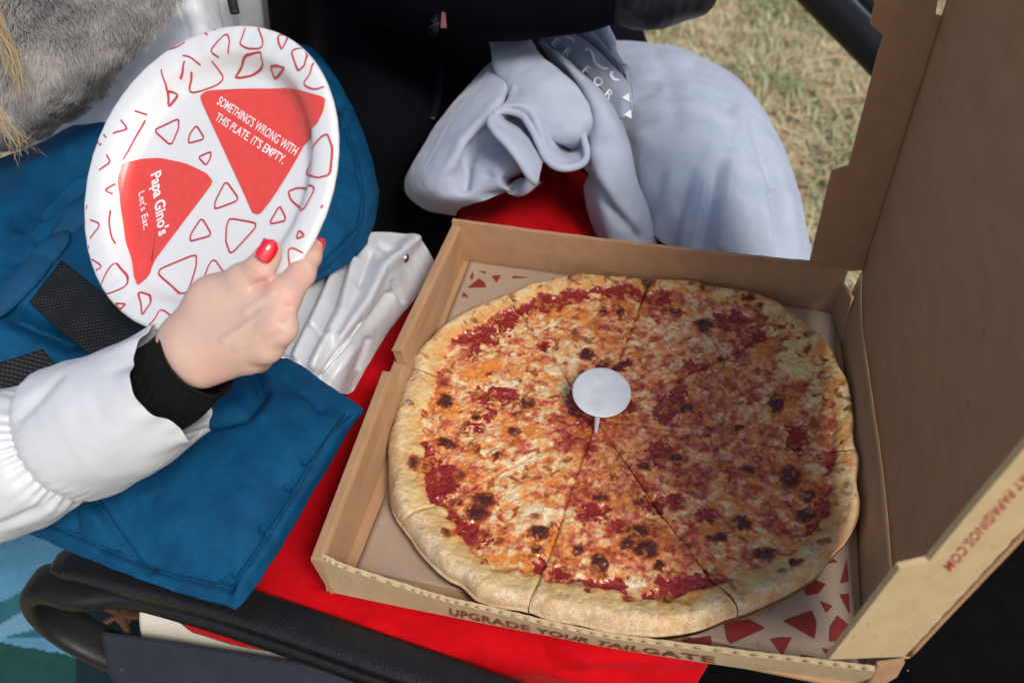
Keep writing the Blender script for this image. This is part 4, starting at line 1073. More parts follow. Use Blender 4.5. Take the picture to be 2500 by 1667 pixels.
def teal():
    m = attr_mat('printed_teal', 0.55, 0.4, bump=.15, bscale=60, dist=.002)
    us = np.linspace(-120, 520, 130); vs = np.linspace(1200, 1760, 115)
    U_, V_ = np.meshgrid(us, vs, indexing='ij')
    P = np.array([[at(u, v, -.30) for v in vs] for u in us])
    q = np.stack([U_, V_], -1).reshape(-1, 2)
    c = np.tile(np.array([0.085, 0.235, 0.345]), (len(q), 1))
    w = 8 * fbm(np.concatenate([q / 60, q[:, :1] * 0], 1), 3, 5)
    line = lambda a, b: (b[0] - a[0]) * (q[:, 1] + w - a[1]) - (b[1] - a[1]) * (q[:, 0] - a[0])
    band = (line((0, 1468), (120, 1412)) > 0) & (line((0, 1518), (120, 1462)) < 0)
    c[band] = (0.022, 0.105, 0.125)
    b2 = (line((20, 1552), (120, 1520)) > 0) & (q[:, 1] < 1556)
    c[b2] = (0.02, 0.10, 0.13)
    b3 = (line((0, 1518), (120, 1462)) > 0) & (line((20, 1552), (120, 1520)) < 0)
    c[b3] = (0.13, 0.27, 0.36)
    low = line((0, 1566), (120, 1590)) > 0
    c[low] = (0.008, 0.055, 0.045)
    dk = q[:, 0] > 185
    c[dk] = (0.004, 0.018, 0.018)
    c *= (1 + .18 * fbm(np.concatenate([q / 25, q[:, :1] * 0], 1), 3, 8))[:, None]
    o = mesh('printed_panel', P.reshape(-1, 3), gridfaces(130, 115), m, None, True, {'colour': c})
    tag(o, 'teal and blue painted panel with wave shapes, left of the armrest loop', 'panel')
    o.modifiers.new('thickness', 'SOLIDIFY').thickness = .01
    # dry oak leaf lying on it
    c0 = at(296, 1502, -.285)
    out = []
    for k in range(40):
        a = 2 * pi * k / 40
        r = .016 * (1 + .45 * sin(5 * a + .4) + .15 * sin(11 * a))
        out.append(c0 + np.array([r * 1.3 * cos(a), r * .8 * sin(a), .003 * sin(3 * a)]))
    V = np.array([c0 + [0, 0, .003]] + out); F = [(0, i + 1, (i + 1) % 40 + 1) for i in range(40)]
    o = mesh('dry_leaf', V, F, plain('dry_leaf', (0.20, 0.075, 0.025), .8)); o.modifiers.new('thickness', 'SOLIDIFY').thickness = .0006
    tag(o, 'small brown lobed dry leaf lying in the dark inside the armrest loop', 'leaf')
teal()

def post():
    root = thing('metal_post', 'dark metal tube slanting down behind the upper edge of the box lid', 'post', loc=tuple(at(2300, 330, GZ)))
    a, b = ad(1880, -130, 1.75), ad(2330, 320, 1.55)
    tube('tube', np.array([a, 0.5 * (a + b), b]), [.034], PLAST, root, ns=24, m=10)
    d = ad(2060, -40, 1.70) - ad(2010, 0, 1.72)
    a2, b2 = ad(1965, -110, 1.80), ad(2330, 255, 1.62)
    tube('trim', np.array([a2, .5 * (a2 + b2), b2]), [.006], plain('polished_trim', (0.6, 0.62, 0.6), .25, metal=1.0), root, ns=12, m=8)
    a3, b3 = ad(1990, -125, 1.85), ad(2330, 225, 1.66)
    tube('trim', np.array([a3, .5 * (a3 + b3), b3]), [.012], PLAST, root, ns=12, m=8)
post()

# ================================================================== person in black
def cast(bvh, u, v):
    d = Vector(ray(u, v)).normalized()
    h = bvh.ray_cast(Vector(CAM), d)
    return (np.array(h[0]), np.array(h[1])) if h[0] is not None else (None, None)
from mathutils.bvhtree import BVHTree
def person_black():
    root = thing('person', 'seated person in a black jacket with a side zip pocket, behind the box', 'person', loc=(-0.1, 1.0, -0.15))
    A = np.array
    knee1 = at(1010, 545, -.09)
    parts = [(A([-.34, .98, -.02]), A([-.33, 1.02, .5]), .13, .14), (A([-.16, .98, -.02]), A([-.14, 1.02, .5]), .17, .19), (A([-.06, .98, -.02]), A([.02, 1.02, .5]), .17, .19),
             (A([-.20, .90, -.03]), knee1 + A([-.05, .06, 0]), .13, .10), (A([-.05, .92, -.04]), knee1 + A([.10, .06, -.03]), .13, .09),
             (A([.05, .95, -.05]), A([.25, .60, -.10]), .12, .085),
             (A([-.22, .85, .05]), A([-.15, .62, .03]), .10, .07),
             (ad(900, -140, 1.05), ad(1100, -98, 1.0), .09, .078, .05), (ad(1100, -98, 1.0), ad(1270, -66, .97), .078, .060, .05), (ad(1270, -66, .97), ad(1420, -64, .97), .060, .049, .04), (ad(1420, -64, .97), ad(1560, -85, .98), .049, .046, .04)]
    V, F = sdf_body(parts, .009, .05)
    N = 0.010 * fbm(V * np.array([9, 9, 6]), 3, 12)[:, None] * A([.5, -1, .4])
    V = V + N
    body = mesh('jacket', V, F, BLACK); hang(body, root)
    bvh = BVHTree.FromPolygons([tuple(v) for v in V], [tuple(f) for f in F])
    # glove end of the sleeve
    g = [(ad(1568, -6, .95), ad(1690, -22, .95), .031, .028), (ad(1540, -30, .96), ad(1600, -20, .95), .034, .033)]
    V2, F2 = sdf_body(g, .003, .02, pad=.01)
    V2 = V2 + (0.0016 * np.sin((V2 @ MCAM[:, 0]) * 420))[:, None] * A([0, -.3, .3]) + .0015 * fbm(V2 * 60, 2, 3)[:, None]
    o = mesh('padded_cuff', V2, F2, BLACKP); hang(o, root)
    # pocket zip
    zp = [(1068, 40), (1058, 80), (1066, 130), (1071, 175), (1069, 222), (1062, 260), (1052, 292)]
    pts = []
    for u, v in zp:
        h, n = cast(bvh, u, v)
        if h is not None: pts.append(h + (CAM - h) / np.linalg.norm(CAM - h) * .004)
    pts = A(pts)
    o = tube('zip_tape', pts, [.006], BLACKP, root, rb=[.0025], ns=10, m=40)
    tape = plain('zip_teeth', (0.10, 0.095, 0.08), .35, metal=.8)
    P = cr(pts, 60); parts = []
    for i in range(2, 58):
        c = P[i] + (CAM - P[i]) / np.linalg.norm(CAM - P[i]) * .003
        parts.append(prism([c + A([-.002, 0, -.0006]), c + A([.002, 0, -.0006]), c + A([.002, 0, .0006]), c + A([-.002, 0, .0006])], (CAM - c) / np.linalg.norm(CAM - c) * .0008))
    o = fixnormals(mesh('zip_teeth', *merge(parts), tape, None, False)); hang(o, root); o['kind'] = 'stuff'
    h, n = cast(bvh, 1083, 50); 
    if h is not None:
        c = h + (CAM - h) / np.linalg.norm(CAM - h) * .008
        x, y = MCAM[:, 0], MCAM[:, 1]
        slab('zip_pull', [c + x * a + y * b for a, b in ((-.002, .009), (.002, .009), (.0035, -.009), (-.0035, -.009))], MCAM[:, 2] * .002, plain('red_pull', (0.10, 0.018, 0.02), .4), root)
person_black()

# ================================================================== sweatshirt
def sweatshirt():
    root = thing('sweatshirt', 'pale blue grey fleece sweatshirt draped over the knee behind the box', 'sweatshirt', loc=(0.2, 0.6, -0.05))
    rows = [[(1500, 150, -.06), (1600, 160, -.06), (1700, 180, -.08), (1800, 260, -.12), (1870, 380, -.17), (1920, 520, -.22), (1960, 660, -.28)],
            [(1486, 97, .06), (1600, 107, .07), (1700, 131, .07), (1815, 205, .05), (1895, 325, .02), (1948, 470, -.03), (1988, 640, -.10)],
            [(1490, 170, .078), (1580, 190, .088), (1670, 225, .088), (1760, 300, .072), (1836, 400, .04), (1890, 520, -.0), (1930, 680, -.06)],
            [(1500, 270, .060), (1570, 300, .072), (1640, 340, .072), (1710, 420, .055), (1775, 520, .03), (1815, 620, -.01), (1840, 720, -.05)],
            [(1520, 400, .030), (1570, 430, .038), (1620, 470, .036), (1670, 540, .025), (1720, 620, .0), (1750, 690, -.03), (1770, 760, -.06)],
            [(1550, 520, -.005), (1590, 560, -.005), (1630, 610, -.01), (1660, 660, -.02), (1685, 720, -.04), (1700, 760, -.06), (1710, 800, -.08)]]
    P = patch(rows, 150, 150, [([(1846, 330), (1862, 375)], -.003, 16), ([(1866, 390), (1884, 440)], -.006, 14), ([(1893, 470), (1914, 660)], -.015, 13), ([(1905, 420), (1935, 520), (1950, 640)], .003, 16), ([(1600, 130), (1640, 200), (1650, 300)], -.0025, 22), ([(1720, 190), (1790, 300)], -.003, 24), ([(1560, 330), (1640, 400)], .003, 26), ([(1655, 470), (1600, 640)], .003, 14), ([(1725, 450), (1690, 640)], .004, 12), ([(1800, 280), (1850, 440), (1880, 640)], .006, 20),
                               ([(1754, 404), (1712, 600)], -.008, 18), ([(1790, 380), (1760, 600)], .005, 16), ([(1687, 421), (1619, 640)], -.006, 18), ([(1640, 440), (1590, 600)], .004, 18), ([(1560, 210), (1620, 180), (1690, 170)], -.004, 24), ([(1545, 240), (1600, 215)], -.003, 14)],
              [(.0022, 16, 14), (.0007, 60, 15)])
    cloth('body', P, FLEECE, root, .004)
    L = [[(1240, 108, .120), (1118, 236, .090), (1018, 378, .050), (988, 462, .010), (1035, 512, -.010), (1112, 528, -.02)],
         [(1252, 120, .140), (1135, 250, .115), (1038, 385, .075), (1012, 455, .045), (1052, 496, .025), (1120, 512, .010)],
         [(1272, 165, .142), (1180, 295, .118), (1095, 400, .085), (1066, 455, .062), (1095, 486, .048), (1145, 500, .034)],
         [(1292, 205, .130), (1232, 305, .108), (1170, 365, .088), (1140, 420, .072), (1152, 466, .060), (1192, 486, .048)],
         [(1310, 300, .100), (1275, 370, .090), (1232, 425, .080), (1228, 455, .072), (1252, 466, .060), (1300, 442, .052)],
         [(1320, 320, .070), (1295, 390, .062), (1260, 440, .05), (1255, 462, .045), (1275, 470, .035), (1318, 440, .030)]]
    P = patch(L, 100, 110, [([(1262, 185), (1240, 275), (1205, 308), (1158, 345), (1138, 400), (1132, 460)], -.013, 13), ([(1225, 250), (1130, 345), (1095, 440)], .005, 20), ([(1210, 140), (1090, 290), (1030, 400)], -.0012, 4), ([(1218, 150), (1100, 300), (1040, 405)], -.0012, 4), ([(1190, 430), (1270, 445)], -.006, 14)], [(.0018, 26, 17), (.0006, 90, 18)])
    cloth('sleeve', P, FLEECE, root, .004)
    # open end of the sleeve, folded into two hollow loops
    hem = [(1305,445,.085),(1287,421,.100),(1243,360,.122),(1199,309,.134),(1212,276,.138),(1243,271,.138),(1283,288,.125),(1310,339,.110),(1332,384,.095),(1369,409,.085),(1418,400,.085),(1434,372,.092),(1420,320,.105),(1424,274,.118)]
    inn = [(1316,390,.080),(1302,360,.088),(1279,327,.096),(1236,290,.110),(1238,240,.136),(1263,237,.140),(1304,245,.136),(1342,300,.112),(1362,340,.088),(1383,362,.070),(1404,352,.070),(1412,328,.080),(1394,286,.106),(1402,253,.122)]
    gat = [(1320,350,.050),(1306,330,.055),(1285,312,.06),(1250,270,.07),(1252,186,.132),(1271,196,.138),(1296,212,.138),(1326,240,.126),(1350,275,.10),(1371,305,.07),(1385,318,.06),(1390,305,.07),(1380,270,.105),(1390,240,.122)]
    mid = [tuple(.5 * (np.array(a) + np.array(b)) + np.array([0, 0, .006])) for a, b in zip(hem, inn)]
    P = patch([hem, mid, inn, gat], 50, 160, noise=[(.0022, 34, 19), (.0006, 100, 20)])
    cloth('cuff', P, FLEECE, root, .005)
    E = P[0]
    tube('cuff_edge', E[::8], [.0042], FLEECE, root, ns=12, m=110, up=MCAM[:, 2], noise=(.0006, 120, 24))
    V, F = tubemesh(tubeP(np.array([at(*p) for p in [(1236, 80, .142), (1262, 150, .142), (1314, 216, .134), (1368, 272, .120), (1404, 318, .106), (1412, 352, .080)]]), [.022, .027, .032, .032, .024, .012], [.010, .012, .013, .012, .010, .006], ns=36, m=110, up=MCAM[:, 2], noise=(.0035, 28, 20)))
    o = mesh('rolled_fold', V, F, FLEECE); hang(o, root)
    R_ = [[(1312, 105, .125), (1398, 222, .115), (1432, 312, .095), (1424, 412, .055), (1428, 490, .010), (1460, 590, -.04)],
          [(1330, 112, .140), (1420, 215, .132), (1458, 312, .112), (1452, 412, .080), (1462, 500, .040), (1492, 600, -.005)],
          [(1362, 128, .142), (1452, 225, .132), (1500, 325, .110), (1510, 425, .080), (1532, 510, .042), (1562, 605, -.005)],
          [(1388, 146, .130), (1474, 236, .118), (1526, 340, .096), (1550, 436, .062), (1582, 522, .022), (1606, 615, -.025)],
          [(1400, 150, .100), (1490, 240, .088), (1536, 345, .066), (1556, 440, .034), (1592, 530, -.005), (1615, 620, -.05)]]
    P = patch(R_, 70, 130, [([(1430, 430), (1480, 500), (1560, 580)], -.008, 14), ([(1440, 330), (1470, 430), (1540, 560)], .004, 18)], [(.002, 22, 22), (.0006, 80, 23)])
    cloth('hanging_fold', P, FLEECE, root, .004)
    # lettered band
    B = [[(1300, 86, .128), (1382, 140, .126), (1440, 188, .118), (1480, 232, .108), (1502, 290, .094)],
         [(1334, 76, .138), (1420, 132, .134), (1470, 178, .126), (1510, 222, .116), (1522, 286, .10)],
         [(1368, 62, .140), (1440, 108, .138), (1496, 160, .130), (1534, 206, .120), (1540, 276, .10)]]
    P = patch(B, 40, 80, noise=[(.0015, 30, 25)])
    band = cloth('lettered_band', P, FLEECE_IN, root, .003)
    Tn = [[(1365, 66, .132), (1440, 112, .128), (1494, 166, .118), (1530, 212, .108), (1540, 272, .095)], [(1410, 45, .150), (1455, 85, .146), (1500, 140, .134), (1532, 196, .118), (1543, 262, .10)], [(1450, 40, .150), (1482, 70, .146), (1505, 120, .132), (1534, 180, .115), (1546, 250, .098)], [(1486, 60, .11), (1496, 96, .105), (1512, 140, .10), (1540, 200, .085), (1552, 260, .07)]]
    P2 = patch(Tn, 50, 60, [([(1440, 60), (1490, 120), (1520, 180)], -.006, 8), ([(1468, 50), (1500, 110)], .003, 8)], [(.002, 30, 26)])
    cloth('collar_fold', P2, FLEECE, root, .004)
    # white letters and strokes on the band: put on the band's surface
    bv = BVHTree.FromPolygons([tuple(p) for p in P.reshape(-1, 3)] + [tuple(p) for p in P2.reshape(-1, 3)], [tuple(f) for f in gridfaces(40, 80)] + [tuple(f + 3200) for f in gridfaces(50, 60)])
    def letter(ch, u, v, size, ang):
        Vt, Ft = bold_mesh(ch, .015)
        Vt[:, 0] -= Vt[:, 0].mean(); Vt[:, 1] -= .36
        h, n = cast(bv, u, v)
        if h is None: return
        t0 = -((h - CAM) @ MCAM)[2] - .004
        a = radians(ang); Q = []
        for x, y, _ in Vt:
            du = size * (x * cos(a) + y * sin(a)); dv = size * (x * sin(a) - y * cos(a))
            g, n = cast(bv, u + du, v + dv)
            t = t0 if g is None else -((g - CAM) @ MCAM)[2] - .0016
            Q.append(ad(u + du, v + dv, min(t, t0 + .004)))
        o = mesh('printed_letter', Q, Ft, EMBR, None, False); hang(o, root)
    for ch, u, v in (('E', 1358, 105), ('R', 1387, 128), ('F', 1432, 172), ('O', 1461, 199), ('R', 1488, 231)): letter(ch, u, v, 30, 40)
    for (u, v) in ((1532, 237), (1537, 278)):
        h, n = cast(bv, u - 4, v)
        if h is not None:
            t = -((h - CAM) @ MCAM)[2] - .003
            o = mesh('printed_mark', [ad(u - 14, v + 2, t), ad(u + 4, v - 10, t), ad(u + 5, v + 12, t)], [(0, 1, 2)], EMBR, None, False); hang(o, root)
    def stroke(px, w):
        Q = []
        for u, v in cr(np.array(px, float), 24):
            h, n = cast(bv, u, v)
            if h is not None: Q.append(h + (CAM - h) / np.linalg.norm(CAM - h) * .0015)
        if len(Q) > 4: tube('printed_stroke', np.array(Q), [w * .5, w, w, w * .5], EMBR, root, ns=8, m=24)
    stroke([(1372, 78), (1380, 90), (1396, 96), (1402, 104)], .0012)
    stroke([(1428, 124), (1436, 120), (1446, 134), (1452, 152), (1470, 166), (1484, 168)], .0017)
    stroke([(1496, 176), (1490, 182), (1498, 194), (1512, 196)], .0020)
sweatshirt()

# ================================================================== blue padded cover
def mid_rows(cols, n=5):
    "columns given as ((u,v,z) top, (u,v,z) bottom, bulge z)"
    out = []
    for (a, b, bul) in cols:
        a = np.array(a, float); b = np.array(b, float)
        out.append([tuple(a + (b - a) * t + np.array([0, 0, bul * sin(pi * t)])) for t in np.linspace(0, 1, n)])
    return out
def blue_cover():
    root = thing('blue_padded_cover', 'deep blue padded canvas cover with stitched binding, spread under the sleeve and behind the plate', 'padded cover', loc=(-0.15, 0.1, 0.02))
    up = mid_rows([((-140, 420, .12), (-140, 1060, .06), .04), ((60, 366, .13), (40, 1020, .06), .04), ((160, 318, .13), (160, 960, .07), .035), ((300, 262, .13), (330, 830, .10), .02), ((480, 200, .12), (520, 800, .09), .02), ((660, 130, .11), (680, 735, .085), .025),
                   ((742, 108, .10), (762, 690, .08), .03), ((806, 168, .09), (820, 662, .075), .032), ((864, 268, .08), (866, 630, .065), .03), ((906, 378, .07), (902, 580, .058), .02), ((924, 466, .06), (924, 500, .055), .006)], 7)
    P = patch(up, 150, 130, [([(300, 330), (230, 372), (150, 425), (70, 500), (52, 535)], -.022, 24), ([(250, 430), (170, 470), (100, 520)], -.014, 13), ([(320, 300), (200, 345), (80, 420)], .008, 30), ([(230, 395), (130, 470), (85, 520)], .006, 16),
                             ([(95, 590), (150, 565), (190, 545)], -.006, 10), ([(30, 640), (90, 625)], -.004, 12), ([(30, 770), (90, 800), (170, 840)], -.02, 22),
                             ([(805, 258), (835, 254), (850, 258)], -.006, 6), ([(810, 300), (840, 299), (862, 302)], -.006, 6), ([(800, 280), (850, 278)], .003, 8), ([(745, 150), (820, 240), (872, 370), (895, 480), (882, 560), (800, 640)], -.005, 9)],
              [(.0016, 40, 31), (.0006, 110, 32)])
    cloth('upper_panel', P, BLUE, root, .006)
    bv = BVHTree.FromPolygons([tuple(p) for p in P.reshape(-1, 3)], [tuple(f) for f in gridfaces(150, 130)])
    def onto(bv, px, lift, n=40):
        Q = []
        for u, v in cr(np.array(px, float), n):
            h, _ = cast(bv, u, v)
            if h is not None: Q.append(h + (CAM - h) / np.linalg.norm(CAM - h) * lift)
        return np.array(Q)
    def strip(name, bv, px, w, lift, mat=BINDING, thick=.0028, n=40):
        Q = onto(bv, px, lift, n)
        if len(Q) > 4: tube(name, Q, [w], mat, root, rb=[thick], ns=18, m=80, up=MCAM[:, 2], noise=(.0006, 120, 33))
    def stitches(bv, px, lift, step=.0034):
        Q = onto(bv, px, lift, 160)
        L = np.concatenate([[0], np.cumsum(np.linalg.norm(np.diff(Q, axis=0), axis=1))]); parts = []
        for s in np.arange(0, L[-1] - .002, step):
            a = np.array([np.interp(s, L, Q[:, k]) for k in range(3)]); b = np.array([np.interp(s + .0021, L, Q[:, k]) for k in range(3)])
            parts.append(tubemesh(tubeP(np.array([a, b]), [.00042], ns=5, m=2)))
        o = mesh('stitching', *merge(parts), STITCH); hang(o, root); o['kind'] = 'stuff'
    e = [(744, 124), (800, 184), (852, 272), (890, 378), (908, 480), (894, 560), (852, 618), (765, 672)]
    stitches(bv, [(u - 18 * (1 if u > 780 else .4), v + 6) for u, v in e], .0042)
    b2 = [(-90, 800), (0, 738), (70, 672), (130, 600), (180, 540), (232, 482)]
    strip('binding', bv, b2, .0115, .003, thick=.005)
    stitches(bv, [(u - 14, v - 22) for u, v in b2], .0075)
    # webbing straps
    W = patch([[at(*p) for p in ((158, 636, .138), (240, 700, .136), (330, 770, .134), (420, 840, .13))], [at(*p) for p in ((80, 738, .128), (136, 790, .126), (194, 838, .124), (260, 890, .12))]], 30, 60, world=True, noise=[(.0008, 40, 34)])
    cloth('webbing_strap', W + MCAM[:, 2] * .006, WEB, root, .0018)
    W = patch([[at(*p) for p in ((-80, 905, .135), (20, 880, .133), (110, 852, .13))], [at(*p) for p in ((-80, 980, .125), (30, 945, .123), (150, 900, .12))]], 20, 40, world=True)
    cloth('webbing_strap', W + MCAM[:, 2] * .004, WEB, root, .0018)
    # lower panel
    lo = mid_rows([((120, 1225, .045), (62, 1300, .02), .006), ((230, 1150, .055), (188, 1352, .020), .012), ((330, 1060, .06), (330, 1408, .020), .018), ((430, 980, .062), (446, 1450, .020), .024), ((540, 900, .060), (545, 1476, .018), .030), ((640, 862, .056), (592, 1474, .018), .032),
                   ((720, 884, .050), (690, 1330, .022), .030), ((800, 938, .046), (772, 1190, .028), .020), ((872, 986, .042), (850, 1056, .034), .006), ((888, 1000, .040), (886, 1008, .038), 0)], 7)
    P = patch(lo, 150, 130, [([(228, 1219), (275, 1302), (327, 1365), (362, 1392)], -.010, 12), ([(250, 1200), (310, 1290), (370, 1370)], .006, 18), ([(182, 1240), (190, 1316)], -.0025, 5),
                             ([(106, 1282), (189, 1314), (252, 1345), (354, 1388), (425, 1412), (559, 1440)], -.005, 7), ([(559, 1440), (630, 1357), (728, 1207), (807, 1074), (850, 1010)], -.005, 8),
                             ([(640, 1290), (670, 1310)], -.004, 6), ([(700, 1190), (735, 1200)], -.004, 6), ([(745, 1130), (770, 1140)], -.004, 6), ([(620, 900), (640, 960), (600, 1010), (520, 1030)], -.008, 16), ([(655, 905), (672, 970), (640, 1020)], .004, 14), ([(700, 930), (790, 1000)], -.003, 10), ([(540, 1428), (560, 1410)], -.004, 8), ([(240, 1345), (300, 1352)], -.003, 6)],
              [(.0018, 34, 36), (.0006, 100, 37)])
    cloth('lower_panel', P, BLUE, root, .006)
    bv2 = BVHTree.FromPolygons([tuple(p) for p in P.reshape(-1, 3)], [tuple(f) for f in gridfaces(150, 130)])
    stitches(bv2, [(112, 1284), (189, 1313), (252, 1344), (354, 1386), (425, 1410), (552, 1437)], .0035)
    stitches(bv2, [(566, 1432), (630, 1352), (724, 1205), (800, 1070), (846, 1010)], .0038)
blue_cover()

# ================================================================== person in the white coat
def tpl(u, v):
    p = onplane(u, v, PLC, PLN)
    return -((p - CAM) @ MCAM)[2]
def Hn(u, v, d=0.0): return ad(u, v, tpl(u, v) + d)
SKIN = None
def skin_mat():
    m, nt, b = newmat('skin')
    tc = nd(nt, 'ShaderNodeTexCoord')
    n = nd(nt, 'ShaderNodeTexNoise', Scale=45.0, Detail=5.0, Roughness=.6); nt.links.new(tc.outputs['Object'], n.inputs['Vector'])
    a = nd(nt, 'ShaderNodeAttribute', attribute_name='colour')
    mx = nd(nt, 'ShaderNodeMix', data_type='RGBA'); mx.blend_type = 'MULTIPLY'; mx.inputs[0].default_value = .5
    nt.links.new(a.outputs['Color'], mx.inputs[6]); nt.links.new(ramp(nt, n.outputs[0], [(.3, (0.86, .80, .78)), (.7, (1, 1, 1))]), mx.inputs[7])
    nt.links.new(mx.outputs[2], b.inputs['Base Color'])
    b.inputs['Roughness'].default_value = .5; b.inputs['Specular IOR Level'].default_value = .35
    b.inputs['Subsurface Weight'].default_value = .22; b.inputs['Subsurface Scale'].default_value = .004; b.inputs['Subsurface Radius'].default_value = (1, .4, .25)
    n2 = nd(nt, 'ShaderNodeTexNoise', Scale=700.0, Detail=3.0); nt.links.new(tc.outputs['Object'], n2.inputs['Vector'])
    n3 = nd(nt, 'ShaderNodeTexVoronoi', Scale=420.0); nt.links.new(tc.outputs['Object'], n3.inputs['Vector'])
    bp = nd(nt, 'ShaderNodeBump', Strength=.25, Distance=.0004); nt.links.new(n2.outputs[0], bp.inputs['Height'])
    bp2 = nd(nt, 'ShaderNodeBump', Strength=.12, Distance=.0005); nt.links.new(n3.outputs['Distance'], bp2.inputs['Height']); nt.links.new(bp.outputs[0], bp2.inputs['Normal'])
    nt.links.new(bp2.outputs[0], b.inputs['Normal'])
    return m
wc = thing('person', 'person in a pearl white puffer coat, red nailed hand holding the plate', 'person', loc=(-0.35, 0.2, -0.05))
def hand():
    W1, W2, W3 = Hn(456, 828, -.004), Hn(478, 858, -.006), Hn(500, 890, .000)
    arm0 = ad(400, 922, .640)
    iM, mM, rM, pM = Hn(686, 724, -.008), Hn(674, 797, -.010), Hn(645, 843, -.003), Hn(610, 870, .008)
    cm, tm, ti, tt = Hn(525, 738, -.008), Hn(590, 686, -.018), Hn(630, 655, -.022), Hn(652, 622, -.020)
    parts = [(arm0, W2, .017, .0185), (W1, cm, .0170, .0170), (W1, iM, .0160, .0122, .009), (W2, mM, .0165, .0120, .009), (W2, rM, .0160, .0110, .009), (W3, pM, .0155, .0100, .009),
             (Hn(540, 770, 0), Hn(630, 765, 0), .0180, .0135), (Hn(540, 830, .006), Hn(610, 830, .006), .0175, .0135),
             (cm, tm, .0160, .0118, .010), (tm, ti, .0112, .0096, .004), (ti, tt, .0096, .0080, .003), (tt, Hn(660, 608, -.0195), .0078, .0062, .004),
             (Hn(575, 716, -.004), Hn(662, 722, -.004), .012, .0090, .008),
             (iM, Hn(735, 668, .008), .0118, .0090, .004), (Hn(735, 668, .008), Hn(757, 626, .018), .0090, .0074, .004), (Hn(757, 626, .018), Hn(768, 603, .023), .0074, .0060, .004),
             (mM, Hn(686, 806, .030), .0122, .0105, .006), (Hn(686, 806, .030), Hn(640, 770, .050), .0100, .0085, .004), (Hn(640, 770, .050), Hn(610, 745, .045), .0085, .0072, .004),
             (rM, Hn(660, 846, .030), .0114, .0098, .006), (Hn(660, 846, .030), Hn(615, 805, .050), .0094, .008, .004), (Hn(615, 805, .050), Hn(590, 780, .045), .008, .007, .004),
             (pM, Hn(630, 878, .030), .0104, .0086, .006), (Hn(630, 878, .030), Hn(590, 835, .048), .0082, .0072, .004), (Hn(590, 835, .048), Hn(570, 812, .044), .0072, .0062, .004)]
    V, F = sdf_body(parts, .00115, .0125, pad=.006)
    vw = MCAM[:, 2]
    hc = Hn(590, 770, 0)
    V = V - vw * (.20 * ((V - hc) @ vw) * (1 - sst(-.02, .03, -((V - hc) @ vw))))[:, None]
    q = pix(V)
    # creases, tendons and knuckle dimples, as relief
    D = np.zeros(len(V))
    for pl, amp, w in [([(606, 640), (632, 652), (648, 664)], -.0010, 3.0), ([(614, 634), (640, 646), (654, 655)], -.0008, 2.5), ([(602, 655), (625, 668)], -.0005, 3), ([(645, 686), (628, 692), (616, 700)], -.0030, 6), ([(640, 760), (590, 800), (545, 830)], .0013, 9), ([(660, 720), (600, 760)], .0011, 10), ([(625, 830), (575, 850)], .0011, 8),
                        ([(700, 755), (690, 775)], -.0020, 12), ([(678, 815), (664, 828)], -.0018, 11), ([(742, 655), (752, 650)], -.0010, 3), ([(746, 664), (757, 660)], -.0004, 3), ([(762, 628), (770, 626)], -.0003, 2.5)]:
        D += amp * np.exp(-(segdist(q, pl) / w) ** 2)
    V = V + vw * D[:, None]
    c = np.tile(np.array([0.61, 0.405, 0.325]), (len(V), 1))
    red = np.zeros(len(V))
    for u, v, r, a in ((700, 730, 30, .5), (668, 790, 24, .4), (640, 836, 24, .35), (735, 668, 26, .7), (765, 605, 22, .7), (635, 650, 26, .55), (655, 620, 24, .6), (650, 690, 22, .7), (520, 900, 40, .3)):
        red = np.maximum(red, a * np.exp(-(((q[:, 0] - u) ** 2 + (q[:, 1] - v) ** 2) / r ** 2)))
    c = mixc(c, (0.64, 0.30, 0.23), red); c = mixc(c, (0.60, 0.44, 0.33), .35 * sst(-.1, .5, fbm(V * 40, 3, 71)))
    o = mesh('hand', V, F, skin_mat(), None, True, {'colour': c}); hang(o, wc)
    o['label'] = 'right hand gripping the plate rim between thumb and fingers'
    sm = o.modifiers.new('soften', 'SMOOTH'); sm.iterations = 4; sm.factor = .5
    NAIL = plain('red_nail_polish', (0.70, 0.006, 0.022), .12, .6, coat=1.0)
    def nail(c0, axis, nrm, L, Wd, curv):
        axis = axis / np.linalg.norm(axis); nrm = nrm - axis * np.dot(nrm, axis); nrm /= np.linalg.norm(nrm); side = np.cross(axis, nrm)
        G = []
        for s in np.linspace(-1, 1, 25):
            row = []
            for t in np.linspace(-1, 1, 21):
                w = Wd * (1 - .35 * max(0, s) ** 3 - .18 * max(0, -s) ** 2)
                a = t * w / curv
                endr = 1 - (.28 * t * t if s > .0 else .16 * t * t) * abs(s)
                row.append(c0 + axis * (L * s * endr - 0) + side * (curv * sin(a)) + nrm * (curv * (cos(a) - 1) - .0012 * max(0, s) ** 2 - .0004 * s * s))
            G.append(row)
        o = mesh('fingernail', np.array(G).reshape(-1, 3), gridfaces(25, 21), NAIL); hang(o, wc)
        m = o.modifiers.new('thickness', 'SOLIDIFY'); m.thickness = .0009; m.offset = 0
    ax = tt - ti
    cam_dir = CAM - tt; cam_dir /= np.linalg.norm(cam_dir)
    nn = cam_dir + .10 * MCAM[:, 0]
    nail(Hn(654.0, 612, -.0198) + cam_dir * .0086, ax, nn + .12 * ax / np.linalg.norm(ax), .0076, .0063, .0074)
    ip, it = Hn(757, 626, .018), Hn(770, 601, .023)
    nail(it + MCAM[:, 0] * .0052 - (it - ip) / np.linalg.norm(it - ip) * .001, it - ip, MCAM[:, 0] * 1.0 + MCAM[:, 2] * .25, .0068, .0058, .0066)
hand()

